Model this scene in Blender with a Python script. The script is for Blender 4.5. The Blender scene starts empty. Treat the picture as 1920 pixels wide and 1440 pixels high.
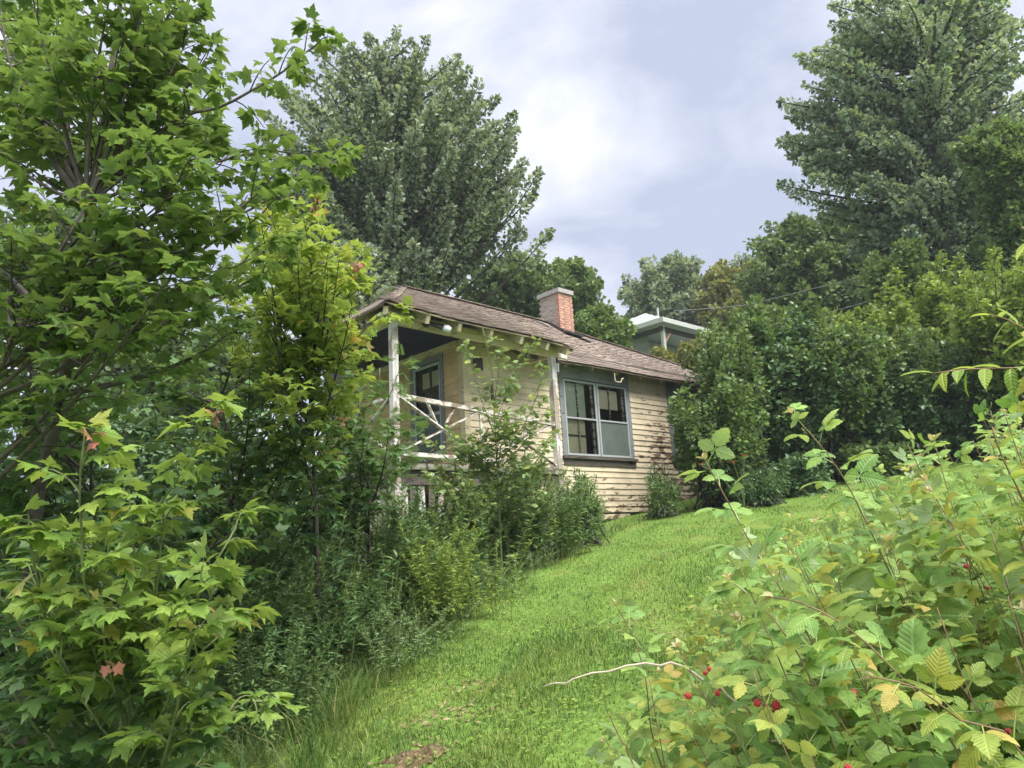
import bpy, math, numpy as np
from mathutils import Matrix, Vector
RNG = np.random.default_rng(11)
C = bpy.context.scene.collection
scn = bpy.context.scene
rad = math.radians

# ---------------------------------------------------------------- camera
F_PX, PITCH, ROLL, EYE = 1400.0, rad(12.0), rad(3.2), np.array([0.0, 0.0, 1.6])
FW = np.array([0, math.cos(PITCH), math.sin(PITCH)])
_r0 = np.array([1.0, 0, 0]); _u0 = np.cross(_r0, FW)
CR = math.cos(ROLL) * _r0 - math.sin(ROLL) * _u0
CU = math.sin(ROLL) * _r0 + math.cos(ROLL) * _u0
cam = bpy.data.cameras.new('camera'); cam_o = bpy.data.objects.new('camera', cam); C.objects.link(cam_o)
cam.sensor_width = 36.0; cam.lens = F_PX / 1920 * 36.0; cam.clip_start = 0.05; cam.clip_end = 3000
cam_o.matrix_world = Matrix(((CR[0], CU[0], -FW[0], EYE[0]), (CR[1], CU[1], -FW[1], EYE[1]), (CR[2], CU[2], -FW[2], EYE[2]), (0, 0, 0, 1)))
scn.camera = cam_o

def at(x, y, d):
    "survey helper: the place seen at photo point x, y at distance d along the view axis"
    return EYE + (FW + CR * (x - 960) / F_PX + CU * (720 - y) / F_PX) * d

# ---------------------------------------------------------------- world, sun, exposure
SUN_DIR = np.array([0.42, -0.50, 1.05]); SUN_DIR /= np.linalg.norm(SUN_DIR)
SUN_EL = math.asin(SUN_DIR[2]); SUN_AZ = math.atan2(SUN_DIR[0], SUN_DIR[1])
world = bpy.data.worlds.new('World'); scn.world = world; world.use_nodes = True

class N:
    "tiny node-tree builder"
    def __init__(s, tree): s.t = tree; tree.nodes.clear()
    def __call__(s, kind, _in=None, **props):
        n = s.t.nodes.new(kind)
        for k, v in props.items(): setattr(n, k, v)
        for k, v in (_in or {}).items():
            sock = n.inputs[k]
            if isinstance(v, bpy.types.NodeSocket): s.t.links.new(v, sock)
            elif isinstance(v, tuple) and len(v) == 3 and len(getattr(sock, 'default_value', ())) == 4: sock.default_value = (*v, 1)
            else: sock.default_value = v
        return n
    def math(s, op, a, b=0.0, c=0.0, clamp=False):
        n = s.t.nodes.new('ShaderNodeMath'); n.operation = op; n.use_clamp = clamp
        for i, v in enumerate((a, b, c)):
            if isinstance(v, bpy.types.NodeSocket): s.t.links.new(v, n.inputs[i])
            else: n.inputs[i].default_value = v
        return n.outputs[0]
    def mix(s, f, a, b, blend='MIX'):
        n = s.t.nodes.new('ShaderNodeMix'); n.data_type = 'RGBA'; n.blend_type = blend
        for i, v in ((0, f), (6, a), (7, b)):
            if isinstance(v, bpy.types.NodeSocket): s.t.links.new(v, n.inputs[i])
            elif i == 0: n.inputs[0].default_value = v
            else: n.inputs[i].default_value = (*v, 1)
        return n.outputs[2]
    def ramp(s, f, stops, interp='LINEAR'):
        n = s.t.nodes.new('ShaderNodeValToRGB'); n.color_ramp.interpolation = interp
        e = n.color_ramp.elements
        while len(e) < len(stops): e.new(0.5)
        for el, (p, c) in zip(e, stops):
            el.position = p; el.color = (*c, 1) if isinstance(c, tuple) else (c, c, c, 1)
        s.t.links.new(f, n.inputs[0]); return n.outputs[0]
    def noise(s, vec, scale, detail=4.0, rough=0.55, dist=0.0):
        n = s('ShaderNodeTexNoise', {'Scale': scale, 'Detail': detail, 'Roughness': rough, 'Distortion': dist})
        if vec is not None: s.t.links.new(vec, n.inputs['Vector'])
        return n.outputs['Fac']

w = N(world.node_tree)
sky = w('ShaderNodeTexSky', sky_type='NISHITA', sun_disc=False, sun_elevation=SUN_EL, sun_rotation=SUN_AZ)
tc = w('ShaderNodeTexCoord')
# an even deck of cloud: break it up by the ray direction flattened onto a cloud ceiling
sp = w('ShaderNodeSeparateXYZ', {0: tc.outputs['Generated']})
up = w.math('ADD', w.math('ABSOLUTE', sp.outputs[2]), 0.22)
cv = w('ShaderNodeCombineXYZ', {0: w.math('DIVIDE', sp.outputs[0], up), 1: w.math('DIVIDE', sp.outputs[1], up), 2: 0.0}).outputs[0]
mp = w('ShaderNodeMapping', {0: cv, 'Location': (2.06, 0.0714, 0.0), 'Rotation': (0, 0, 1.1165)}).outputs[0]
big = w.noise(mp, 1.15, 7.0, 0.56, 0.35)
fine = w.noise(mp, 3.1, 8.0, 0.6, 0.5)
cl = w.math('ADD', w.math('MULTIPLY', big, 0.64), w.math('MULTIPLY', fine, 0.36))
ccol = w.ramp(cl, [(0.415, (0.45, 0.50, 0.645)), (0.475, (0.57, 0.615, 0.745)), (0.525, (0.69, 0.72, 0.83)), (0.63, (0.97, 0.97, 1.0))])
bg_sky = w('ShaderNodeBackground', {'Color': sky.outputs[0], 'Strength': 0.06})
bg_cl = w('ShaderNodeBackground', {'Color': ccol, 'Strength': 0.63})
mx = w('ShaderNodeMixShader', {0: 0.93, 1: bg_sky.outputs[0], 2: bg_cl.outputs[0]})
w('ShaderNodeOutputWorld', {0: mx.outputs[0]})

sun = bpy.data.lights.new('sun', 'SUN'); sun_o = bpy.data.objects.new('sun', sun); C.objects.link(sun_o)
sun.energy = 4.2; sun.angle = rad(50); sun.color = (1.0, 0.965, 0.90)
sun_o.rotation_euler = Vector(SUN_DIR).to_track_quat('Z', 'Y').to_euler()
scn.view_settings.view_transform = 'Standard'; scn.view_settings.look = 'None'
scn.view_settings.gamma = 1.0; scn.view_settings.use_curve_mapping = False
scn.view_settings.exposure = 1.06
scn.cycles.max_bounces = 3; scn.cycles.diffuse_bounces = 2; scn.cycles.transmission_bounces = 3; scn.cycles.transparent_max_bounces = 8
scn.cycles.use_denoising = True; scn.cycles.use_adaptive_sampling = True; scn.cycles.adaptive_threshold = 0.03
scn.cycles.sample_clamp_indirect = 4.0; scn.cycles.use_light_tree = False; scn.cycles.debug_use_spatial_splits = True

# ---------------------------------------------------------------- materials
def material(name):
    m = bpy.data.materials.new(name); m.use_nodes = True
    return m, N(m.node_tree)
def finish(n, shader): n('ShaderNodeOutputMaterial', {0: shader})
def simple(name, col, rough=0.7, spec=0.3, var=0.25, scale=6.0, metal=0.0, bump=0.0, bscale=40.0, dark=None):
    m, n = material(name)
    co = n('ShaderNodeTexCoord').outputs['Object']
    f = n.noise(co, scale, 5.0, 0.6)
    d = dark or tuple(c * (1 - var) for c in col)
    l = tuple(min(1, c * (1 + var * 0.6)) for c in col)
    colr = n.ramp(f, [(0.3, d), (0.5, col), (0.72, l)])
    rb = n('ShaderNodeObjectInfo').outputs['Random']
    colr = n.mix(1.0, colr, n.ramp(rb, [(0, 0.86), (1, 1.1)]), 'MULTIPLY')
    b = n('ShaderNodeBsdfPrincipled', {'Base Color': colr, 'Roughness': rough, 'Specular IOR Level': spec, 'Metallic': metal})
    if bump:
        bn = n('ShaderNodeBump', {'Height': n.noise(co, bscale, 4.0), 'Strength': bump, 'Distance': 0.01})
        n.t.links.new(bn.outputs[0], b.inputs['Normal'])
    finish(n, b.outputs[0]); return m
def leaf_mat(name, stops, under, trans=0.35, rough=0.5, veins=0.0, patch=0.0, spec=0.35, blotch=0):
    "stops: colours by chance from leaf to leaf; the underside of a leaf is its own colour"
    m, n = material(name)
    g = n('ShaderNodeNewGeometry')
    r = n.math('FRACT', n.math('ADD', g.outputs['Random Per Island'], n('ShaderNodeObjectInfo').outputs['Random']))
    col = n.ramp(r, stops)
    if patch:
        f = n.noise(g.outputs['Position'], patch, 2.0)
        col = n.mix(1.0, col, n.ramp(f, [(0.32, (0.78, 0.8, 0.85)), (0.68, (1.25, 1.2, 0.95))]), 'MULTIPLY')
    if blotch:  # spots, bitten and yellowed places on single leaves
        bp = n.noise(g.outputs['Position'], 34.0, 4.0, .6)
        col = n.mix(1.0, col, n.ramp(bp, [(.3, .72), (.5, 1.0), (.7, 1.22)]), 'MULTIPLY')
        sp_ = n.math('MULTIPLY', n.math('SUBTRACT', n.noise(g.outputs['Position'], 75.0, 2.0, .5), .70), 14.0, clamp=True)
        col = n.mix(n.math('MULTIPLY', sp_, .8), col, (.22, .15, .06))
    ucol = n.mix(0.72, col, under)
    both = n.mix(g.outputs['Backfacing'], col, ucol)
    b = n('ShaderNodeBsdfPrincipled', {'Base Color': both, 'Roughness': rough, 'Specular IOR Level': spec})
    if veins:
        uv = n('ShaderNodeUVMap').outputs[0]; s = n('ShaderNodeSeparateXYZ', {0: uv})
        ph = n.math('SUBTRACT', s.outputs[1], n.math('MULTIPLY', n.math('ABSOLUTE', s.outputs[0]), 0.8))
        wv = n.math('POWER', n.math('ABSOLUTE', n.math('SINE', n.math('MULTIPLY', ph, 24.0))), 0.5)
        mid = n.math('MULTIPLY', n.math('ABSOLUTE', s.outputs[0]), 18.0, clamp=True)
        h = n.math('MULTIPLY', wv, mid)
        bn = n('ShaderNodeBump', {'Height': h, 'Strength': veins, 'Distance': 0.004})
        n.t.links.new(bn.outputs[0], b.inputs['Normal'])
        both2 = n.mix(n.math('MULTIPLY', n.math('SUBTRACT', 1.0, h), 0.22), both, tuple(min(1, c * 1.7) for c in stops[len(stops) // 2][1]))
        n.t.links.new(both2, b.inputs['Base Color'])
    tcol = n.mix(1.0, both, (1.25, 1.2, 0.55), 'MULTIPLY')
    t = n('ShaderNodeBsdfTranslucent', {'Color': tcol})
    mxs = n('ShaderNodeMixShader', {0: trans, 1: b.outputs[0], 2: t.outputs[0]})
    finish(n, mxs.outputs[0]); return m

M = {}
M['maple'] = leaf_mat('maple_leaf', [(0, (.08, .155, .045)), (.5, (.12, .215, .055)), (.85, (.165, .265, .062)), (.98, (.24, .31, .07)), (1, (.32, .28, .08))], (.16, .24, .11), .46, .45, veins=.5, blotch=1)
M['maple_dark'] = leaf_mat('maple_leaf_painted_shade', [(0, (.055, .12, .042)), (.5, (.08, .165, .05)), (1, (.12, .215, .06))], (.14, .21, .10), .36, .45)  # darker copy of the maple leaf; the thicket's shade is in its colour
M['maple_young'] = leaf_mat('young_maple_leaf', [(0, (.14, .25, .052)), (.5, (.20, .325, .065)), (.92, (.28, .39, .08)), (1, (.36, .32, .08))], (.26, .34, .14), .42, .42, veins=.5, blotch=1)
M['maple_lime'] = leaf_mat('lime_maple_leaf', [(0, (.19, .31, .055)), (.5, (.27, .39, .07)), (.92, (.36, .45, .085)), (1, (.46, .36, .09))], (.30, .38, .15), .45, .42, veins=.5, blotch=1)
M['red_leaf'] = leaf_mat('new_red_leaf', [(0, (.42, .14, .10)), (1, (.55, .24, .20))], (.6, .4, .36), .35, .45)
M['orange_leaf'] = leaf_mat('orange_leaf', [(0, (.50, .30, .07)), (.5, (.46, .36, .08)), (1, (.5, .22, .08))], (.5, .4, .2), .35, .45)
M['big_maple'] = leaf_mat('silver_maple_leaf', [(0, (.075, .125, .075)), (.5, (.12, .18, .105)), (1, (.18, .245, .145))], (.42, .49, .39), .28, .5, patch=.35)
M['tall_tree'] = leaf_mat('tall_tree_leaf', [(0, (.09, .165, .11)), (.5, (.145, .225, .135)), (1, (.205, .29, .175))], (.45, .54, .43), .30, .5, patch=.35)
M['oak'] = leaf_mat('far_oak_leaf', [(0, (.085, .15, .06)), (.5, (.125, .205, .08)), (1, (.18, .265, .10))], (.18, .25, .13), .25, .55, patch=.3)
M['yellow_tree'] = leaf_mat('yellowish_tree_leaf', [(0, (.13, .16, .04)), (.5, (.19, .22, .05)), (1, (.26, .25, .06))], (.25, .27, .13), .3, .55, patch=.4)
M['fresh'] = leaf_mat('fresh_tree_leaf', [(0, (.085, .155, .05)), (.5, (.12, .21, .06)), (1, (.17, .27, .075))], (.2, .28, .14), .3, .5, patch=.5)
M['shrub_dark'] = leaf_mat('dark_shrub_leaf', [(0, (.065, .13, .055)), (.5, (.095, .18, .07)), (.86, (.14, .235, .085)), (1, (.17, .26, .08))], (.10, .16, .09), .22, .38, spec=.5)
M['shrub'] = leaf_mat('shrub_leaf', [(0, (.075, .14, .05)), (.5, (.11, .19, .06)), (1, (.16, .25, .075))], (.18, .25, .13), .3, .42, patch=.6)
M['shrub_lime'] = leaf_mat('lime_shrub_leaf', [(0, (.14, .23, .045)), (.5, (.21, .31, .06)), (1, (.30, .38, .08))], (.24, .32, .13), .36, .45, patch=.7)
M['goldenrod'] = leaf_mat('goldenrod_leaf', [(0, (.095, .18, .06)), (.5, (.145, .24, .08)), (1, (.21, .315, .10))], (.18, .25, .13), .3, .5)
M['goldenrod_dark'] = leaf_mat('weed_leaf', [(0, (.06, .13, .05)), (.5, (.095, .185, .065)), (1, (.145, .245, .085))], (.12, .18, .1), .28, .5)
M['goldenrod_lime'] = leaf_mat('lime_weed_leaf', [(0, (.17, .27, .055)), (.5, (.23, .33, .065)), (1, (.31, .39, .08))], (.24, .3, .13), .36, .5)
M['aspen'] = leaf_mat('aspen_leaf', [(0, (.16, .25, .10)), (.5, (.22, .32, .12)), (.85, (.29, .39, .14)), (1, (.40, .44, .11))], (.30, .37, .22), .3, .42)
M['ash'] = leaf_mat('ash_leaflet', [(0, (.08, .16, .055)), (.5, (.115, .21, .065)), (1, (.16, .26, .075))], (.16, .24, .11), .3, .45)
M['raspberry'] = leaf_mat('raspberry_leaf', [(0, (.14, .26, .075)), (.4, (.21, .36, .095)), (.8, (.29, .44, .12)), (.97, (.38, .48, .12)), (1, (.5, .45, .11))], (.38, .48, .30), .36, .42, veins=.45, blotch=1)
M['raspberry_yellow'] = leaf_mat('yellowing_raspberry_leaf', [(0, (.20, .30, .07)), (.5, (.30, .38, .085)), (.85, (.42, .42, .10)), (1, (.48, .32, .12))], (.42, .44, .2), .40, .5, veins=.45, blotch=1)
M['lance'] = leaf_mat('cherry_leaf', [(0, (.19, .31, .055)), (.6, (.27, .38, .07)), (.9, (.38, .43, .08)), (1, (.55, .36, .12))], (.34, .43, .2), .42, .38, veins=.6)
M['meadowsweet'] = leaf_mat('meadowsweet_leaf', [(0, (.12, .20, .09)), (.5, (.16, .25, .10)), (1, (.22, .31, .12))], (.24, .3, .18), .3, .5)
M['bark'] = simple('maple_bark', (.085, .075, .065), .9, .2, .5, 18, bump=.5, bscale=30)
M['bark_dark'] = simple('dark_bark', (.06, .055, .05), .9, .2, .4, 8)
M['stem_green'] = simple('green_stem', (.16, .20, .08), .6, .3, .3, 20)
M['cane'] = simple('reddish_cane', (.22, .15, .09), .6, .3, .35, 25)
M['dead_twig'] = simple('dead_twig', (.50, .42, .33), .8, .2, .3, 20)
M['berry'] = simple('ripe_berry', (.50, .03, .05), .35, .5, .3, 60)
M['pink_tip'] = leaf_mat('pink_cane_tip', [(0, (.42, .44, .20)), (1, (.52, .40, .28))], (.5, .42, .3), .3, .6)

# ---------------------------------------------------------------- mesh helpers
def nrm(a):
    a = np.asarray(a, float); return a / np.maximum(np.linalg.norm(a, axis=-1, keepdims=True), 1e-9)
class Buf:
    "collects shapes; build() links them as one mesh object"
    def __init__(s): s.v = []; s.f = []; s.uv = []; s.n = 0
    def add(s, verts, faces, uv=None):
        verts = np.asarray(verts, float); s.v.append(verts)
        for f in faces: s.f.append(np.asarray(f, np.int64) + s.n)
        s.uv.append(np.zeros((len(verts), 2)) if uv is None else np.asarray(uv, float)); s.n += len(verts)
    def box(s, x0, x1, y0, y1, z0, z1):
        v = [(x, y, z) for z in (z0, z1) for y in (y0, y1) for x in (x0, x1)]
        s.add(v, [[[0, 2, 3, 1], [4, 5, 7, 6], [0, 1, 5, 4], [1, 3, 7, 5], [3, 2, 6, 7], [2, 0, 4, 6]]])
    def hexa(s, pts8):
        s.add(pts8, [[[0, 2, 3, 1], [4, 5, 7, 6], [0, 1, 5, 4], [1, 3, 7, 5], [3, 2, 6, 7], [2, 0, 4, 6]]])
    def beam(s, a, b, wd, ht, up=(0, 0, 1)):
        a = np.array(a, float); b = np.array(b, float); t = nrm(b - a); u = np.array(up, float)
        side = nrm(np.cross(t, u)); u = np.cross(side, t)
        s.hexa([p + side * i * wd / 2 + u * j * ht / 2 for p in (a, b) for j in (-1, 1) for i in (-1, 1)])
    def tube(s, pts, r, sides=5, cap=True):
        pts = np.asarray(pts, float); m = len(pts); r = np.broadcast_to(r, (m,))
        t = np.gradient(pts, axis=0); t = nrm(t)
        ref = np.where(np.abs(t[:, 2:3]) > .92, [[1.0, 0, 0]], [[0, 0, 1.0]])
        a = nrm(np.cross(t, ref)); b = np.cross(t, a)
        ang = np.arange(sides) * 2 * math.pi / sides
        v = pts[:, None] + r[:, None, None] * (np.cos(ang)[None, :, None] * a[:, None] + np.sin(ang)[None, :, None] * b[:, None])
        i = np.arange(m - 1)[:, None] * sides; j = np.arange(sides)[None]; k = (j + 1) % sides
        f = np.stack([i + j, i + k, i + sides + k, i + sides + j], -1).reshape(-1, 4)
        fs = [f]
        if cap: fs.append([list(range((m - 1) * sides, m * sides))]); fs.append([list(range(sides))[::-1]])
        s.add(v.reshape(-1, 3), fs)
    def stamp(s, tmpl, pos, ydir, normal, size):
        "copies of a leaf template: +Y along ydir, +Z along normal"
        pos = np.asarray(pos, float); n = len(pos)
        if n == 0: return
        B = basis(ydir, normal) * np.asarray(size, float)[:, None, None]
        tv, tf, tuv = tmpl
        v = np.einsum('nij,kj->nki', B, tv) + pos[:, None]
        k = len(tv); off = np.arange(n)[:, None, None] * k
        fs = [(np.asarray(f)[None] + off).reshape(-1, len(f[0])) for f in tf]
        s.add(v.reshape(-1, 3), fs, np.tile(tuv, (n, 1)))
    def mesh(s, name, mat=None, smooth=False):
        me = bpy.data.meshes.new(name)
        V = np.concatenate(s.v).astype(np.float32); me.vertices.add(len(V)); me.vertices.foreach_set('co', V.ravel())
        sizes = np.concatenate([np.full(len(f), f.shape[1], np.int32) for f in s.f])
        loops = np.concatenate([f.ravel() for f in s.f]).astype(np.int32)
        me.loops.add(len(loops)); me.loops.foreach_set('vertex_index', loops)
        me.polygons.add(len(sizes)); st = np.concatenate([[0], np.cumsum(sizes)[:-1]]).astype(np.int32)
        me.polygons.foreach_set('loop_start', st)
        UV = np.concatenate(s.uv)
        if UV.any():
            l = me.uv_layers.new(name='UVMap'); l.data.foreach_set('uv', UV[loops].astype(np.float32).ravel())
        me.update(calc_edges=True)
        me.polygons.foreach_set('use_smooth', np.full(len(sizes), bool(smooth)))
        if mat is not None: me.materials.append(mat)
        return me
    def build(s, name, mat, parent=None, smooth=False, loc=None):
        return link(name, s.mesh(name, mat, smooth), parent, loc)
def basis(y, z):
    y = nrm(y); x = nrm(np.cross(y, z)); z = np.cross(x, y)
    return np.stack([x, y, z], -1)
def link(name, data, parent=None, loc=None):
    o = bpy.data.objects.new(name, data); C.objects.link(o)
    if parent is not None: o.parent = parent
    if loc is not None: o.location = loc
    return o
def tag(o, label=None, cat=None, group=None, kind=None):
    for k, v in (('label', label), ('category', cat), ('group', group), ('kind', kind)):
        if v: o[k] = v
    return o
def empty(name, loc, label, cat, group=None):
    o = link(name, None, None, Vector([float(v) for v in loc])); o.empty_display_size = .1
    return tag(o, label, cat, group)
def bez(p0, p1, p2, n):
    t = np.linspace(0, 1, n)[:, None]
    return (1 - t) ** 2 * np.asarray(p0) + 2 * t * (1 - t) * np.asarray(p1) + t ** 2 * np.asarray(p2)
def smooth_path(pts, step):
    "catmull-rom through points, resampled at about step"
    P = np.asarray(pts, float); P = np.vstack([2 * P[0] - P[1], P, 2 * P[-1] - P[-2]]); out = []
    for i in range(1, len(P) - 2):
        n = max(2, int(np.linalg.norm(P[i + 1] - P[i]) / step)); t = np.linspace(0, 1, n, endpoint=False)[:, None]
        out.append(.5 * (2 * P[i] + (P[i + 1] - P[i - 1]) * t + (2 * P[i - 1] - 5 * P[i] + 4 * P[i + 1] - P[i + 2]) * t ** 2 + (3 * P[i] - P[i - 1] - 3 * P[i + 1] + P[i + 2]) * t ** 3))
    return np.vstack(out + [P[-2:-1]])

# ---------------------------------------------------------------- leaf shapes (unit length along +Y, face up +Z)
def fan_leaf(outline, centre=(0, .32), droop=.18, cup=.10):
    o = np.array(outline, float); v = np.vstack([[centre], o])
    z = -droop * np.clip(v[:, 1] - .2, 0, None) ** 2 - cup * v[:, 0] ** 2 * 1.6 + .05
    z[0] = .05 - .02; v3 = np.column_stack([v, z]); v3[1, 2] = 0
    k = len(o); f = [[0, 1 + i, 1 + (i + 1) % k] for i in range(k)]
    return v3, [f], v.copy()
_h = [(.10, -.05), (.30, -.10), (.40, .06), (.34, .14), (.47, .30), (.64, .48), (.46, .50), (.40, .58), (.20, .50), (.24, .68), (.17, .70), (.09, .86)]
MAPLE = [fan_leaf([(0, 0)] + _h + [(0, 1.02)] + [(-x, y) for x, y in _h[::-1]], droop=d, cup=c) for d, c in ((.2, .35), (.5, .1), (.05, .7), (.8, .5), (-.15, .3))]
_h2 = [(.34, -.06), (.40, .10), (.60, .46), (.42, .52), (.2, .50), (.20, .70)]
MAPLE_LOW = fan_leaf([(0, 0)] + _h2 + [(0, 1.02)] + [(-x, y) for x, y in _h2[::-1]], droop=.25, cup=.3)
def ovate(wd, n=5, droop=.3, fold=.25, teeth=.0, base=.35):
    ys = np.linspace(0, 1, n + 1); mid = np.column_stack([0 * ys, ys, -droop * ys ** 2])
    L = []; R = []
    for i, y in enumerate(ys[1:-1]):
        wv = wd * math.sin(math.pi * y ** (.75 if base > .3 else 1.0)) ** .8 * (1 + (teeth if i % 2 else -teeth))
        R.append((wv, y + .03, -droop * y ** 2 + fold * wv - .9 * wv ** 2)); L.append((-wv, y + .03, -droop * y ** 2 + fold * wv - .9 * wv ** 2))
    v = np.vstack([mid, R, L]); m = n + 1; k = n - 1; f3 = []; f4 = []
    for off, flip in ((m, False), (m + k, True)):
        t = [[0, off, 1], [n - 1, off + k - 1, n]]
        q = [[i, off + i - 1, off + i, i + 1] for i in range(1, n - 1)]
        f3 += [a[::-1] if flip else a for a in t]; f4 += [a[::-1] if flip else a for a in q]
    return v, [f3] + ([f4] if f4 else []), v[:, :2].copy()
def join_tmpl(items):
    "one leaf from several leaflets: (template, x, y, z, angle, scale)"
    V = []; F = {}; U = []; n = 0
    for (tv, tf, tu), x, y, z, a, s in items:
        c, sn = math.cos(a), math.sin(a); q = tv * s
        V.append(np.column_stack([q[:, 0] * c - q[:, 1] * sn + x, q[:, 0] * sn + q[:, 1] * c + y, q[:, 2] + z]))
        for f in tf:
            f = np.asarray(f) + n; F.setdefault(f.shape[1], []).append(f)
        U.append(tu); n += len(tv)
    return np.vstack(V), [np.vstack(f) for f in F.values()], np.vstack(U)
def stalk(pts, wd=.012):
    p = np.array(pts, float); m = len(p)
    v = np.vstack([p + [wd, 0, 0], p - [wd, 0, 0]])
    return v, [[[i, m + i, m + i + 1, i + 1] for i in range(m - 1)]], np.zeros((2 * m, 2))
KITE = (np.array([(0, 0, 0), (.38, .5, .04), (0, 1, -.1), (-.38, .5, .04)]), [[[0, 1, 2], [0, 2, 3]]], np.zeros((4, 2)))
DIAM = (np.array([(0, 0, 0), (.30, .42, -.05), (0, 1, -.16), (-.30, .42, -.05), (0, .45, .05)]), [[[0, 1, 4], [1, 2, 4], [4, 2, 3], [0, 4, 3]]], np.zeros((5, 2)))
LANCE = (np.array([(0, 0, 0), (.14, .38, .03), (0, 1, -.22), (-.14, .38, .03), (0, .4, 0)]), [[[0, 1, 4], [1, 2, 4], [4, 2, 3], [0, 4, 3]]], np.zeros((5, 2)))
ROUND = ovate(.46, 5, .12, .12, 0.04)
OVAL = ovate(.24, 6, .45, .35, .05)
RLEAF = ovate(.35, 10, .42, .34, .11)
RASP = [join_tmpl([(stalk([(0, 0, 0), (0, .35, .02), (0, .55, 0)]), 0, 0, 0, 0, 1), (RLEAF, 0, .50, 0, 0, .62), (RLEAF, .015, .42, 0, -1.25 + j, .50), (RLEAF, -.015, .42, 0, 1.25 - j, .50)]) for j in (0, .25, -.2)]
RASP5 = join_tmpl([(stalk([(0, 0, 0), (0, .3, .02), (0, .62, 0)]), 0, 0, 0, 0, 1), (RLEAF, 0, .58, 0, 0, .5), (RLEAF, .015, .5, 0, -1.2, .42), (RLEAF, -.015, .5, 0, 1.2, .42), (RLEAF, .015, .28, -.01, -1.35, .4), (RLEAF, -.015, .28, -.01, 1.35, .4)])
_leaflet = ovate(.17, 3, .3, .2)
PINNATE = join_tmpl([(stalk([(0, 0, 0), (0, .4, .05), (0, .8, 0), (0, .95, -.05)], .008), 0, 0, 0, 0, 1), (_leaflet, 0, .82, -.02, 0, .26)] + [(_leaflet, s * .006, .16 + .105 * i, .03 - .01 * i, -s * 1.15, .30 - .012 * i) for i in range(7) for s in (1, -1)])
CLUSTER_PINK = join_tmpl([(OVAL, 0, 0, 0, a, .8 + .2 * (i % 2)) for i, a in enumerate((0, .7, -.7, 1.4, -1.4))])

# ---------------------------------------------------------------- plants
def ground_z(x, y):
    x = np.asarray(x, float); y = np.asarray(y, float)
    fy = np.where(y < 24, .105 * y, 2.52 + 26 * (1 - np.exp(-(y - 24) * .12 / 26)))
    fx = np.where(x > 0, .11 * x, .10 * x); fx = np.clip(fx, -2.4, 6)
    b = .035 * np.sin(1.3 * x + .7) * np.cos(1.1 * y + .4) + .02 * np.sin(3.1 * x + 1.9 * y) + .012 * np.sin(5.3 * x - 4.1 * y)
    return fy + fx + b
def on_ground(x, y, dz=0.0): return np.array([x, y, float(ground_z(x, y)) + dz])
LEAF_CACHE = {}
def leaf_objects(root, tmpls, mat, pos, yd, nm, size, key, limit=300, name='leaf', rest='foliage', rest_tmpl=None):
    "nearest leaves are objects of their own under the plant, the others one mesh"
    pos = np.asarray(pos); yd = np.asarray(yd); nm = np.asarray(nm); size = np.asarray(size)
    if len(pos) == 0: return
    d = np.linalg.norm(pos - EYE, axis=1) / np.maximum(size, 1e-3)
    v = pos - EYE; zc = v @ FW; px = 960 + F_PX * (v @ CR) / np.maximum(zc, .05); py = 720 - F_PX * (v @ CU) / np.maximum(zc, .05)
    out = (zc < .1) | (px < -40) | (px > 1960) | (py < -40) | (py > 1480)
    order = np.argsort(d + out * 1e6, kind='stable')
    B = basis(yd, nm); base = np.array(root.location)
    ids = order[:limit]
    for i in ids:
        k = int(i) % len(tmpls); mk = (key, k)
        if mk not in LEAF_CACHE:
            b = Buf(); b.add(*tmpls[k]); LEAF_CACHE[mk] = b.mesh(name, mat, smooth=True)
        o = link(name, LEAF_CACHE[mk], root)
        m = np.eye(4); m[:3, :3] = B[i] * size[i]; m[:3, 3] = pos[i] - base
        o.matrix_basis = Matrix(m.tolist())
    rr = order[limit:]
    if len(rr):
        b = Buf(); rt_ = [rest_tmpl] if rest_tmpl else tmpls
        for k in range(len(rt_)):
            q = rr[rr % len(rt_) == k]; b.stamp(rt_[k], pos[q] - base, yd[q], nm[q], size[q])
        tag(b.build(rest, mat, root, smooth=True), kind='stuff')
UPV = np.array([0, 0, 1.0])
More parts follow.
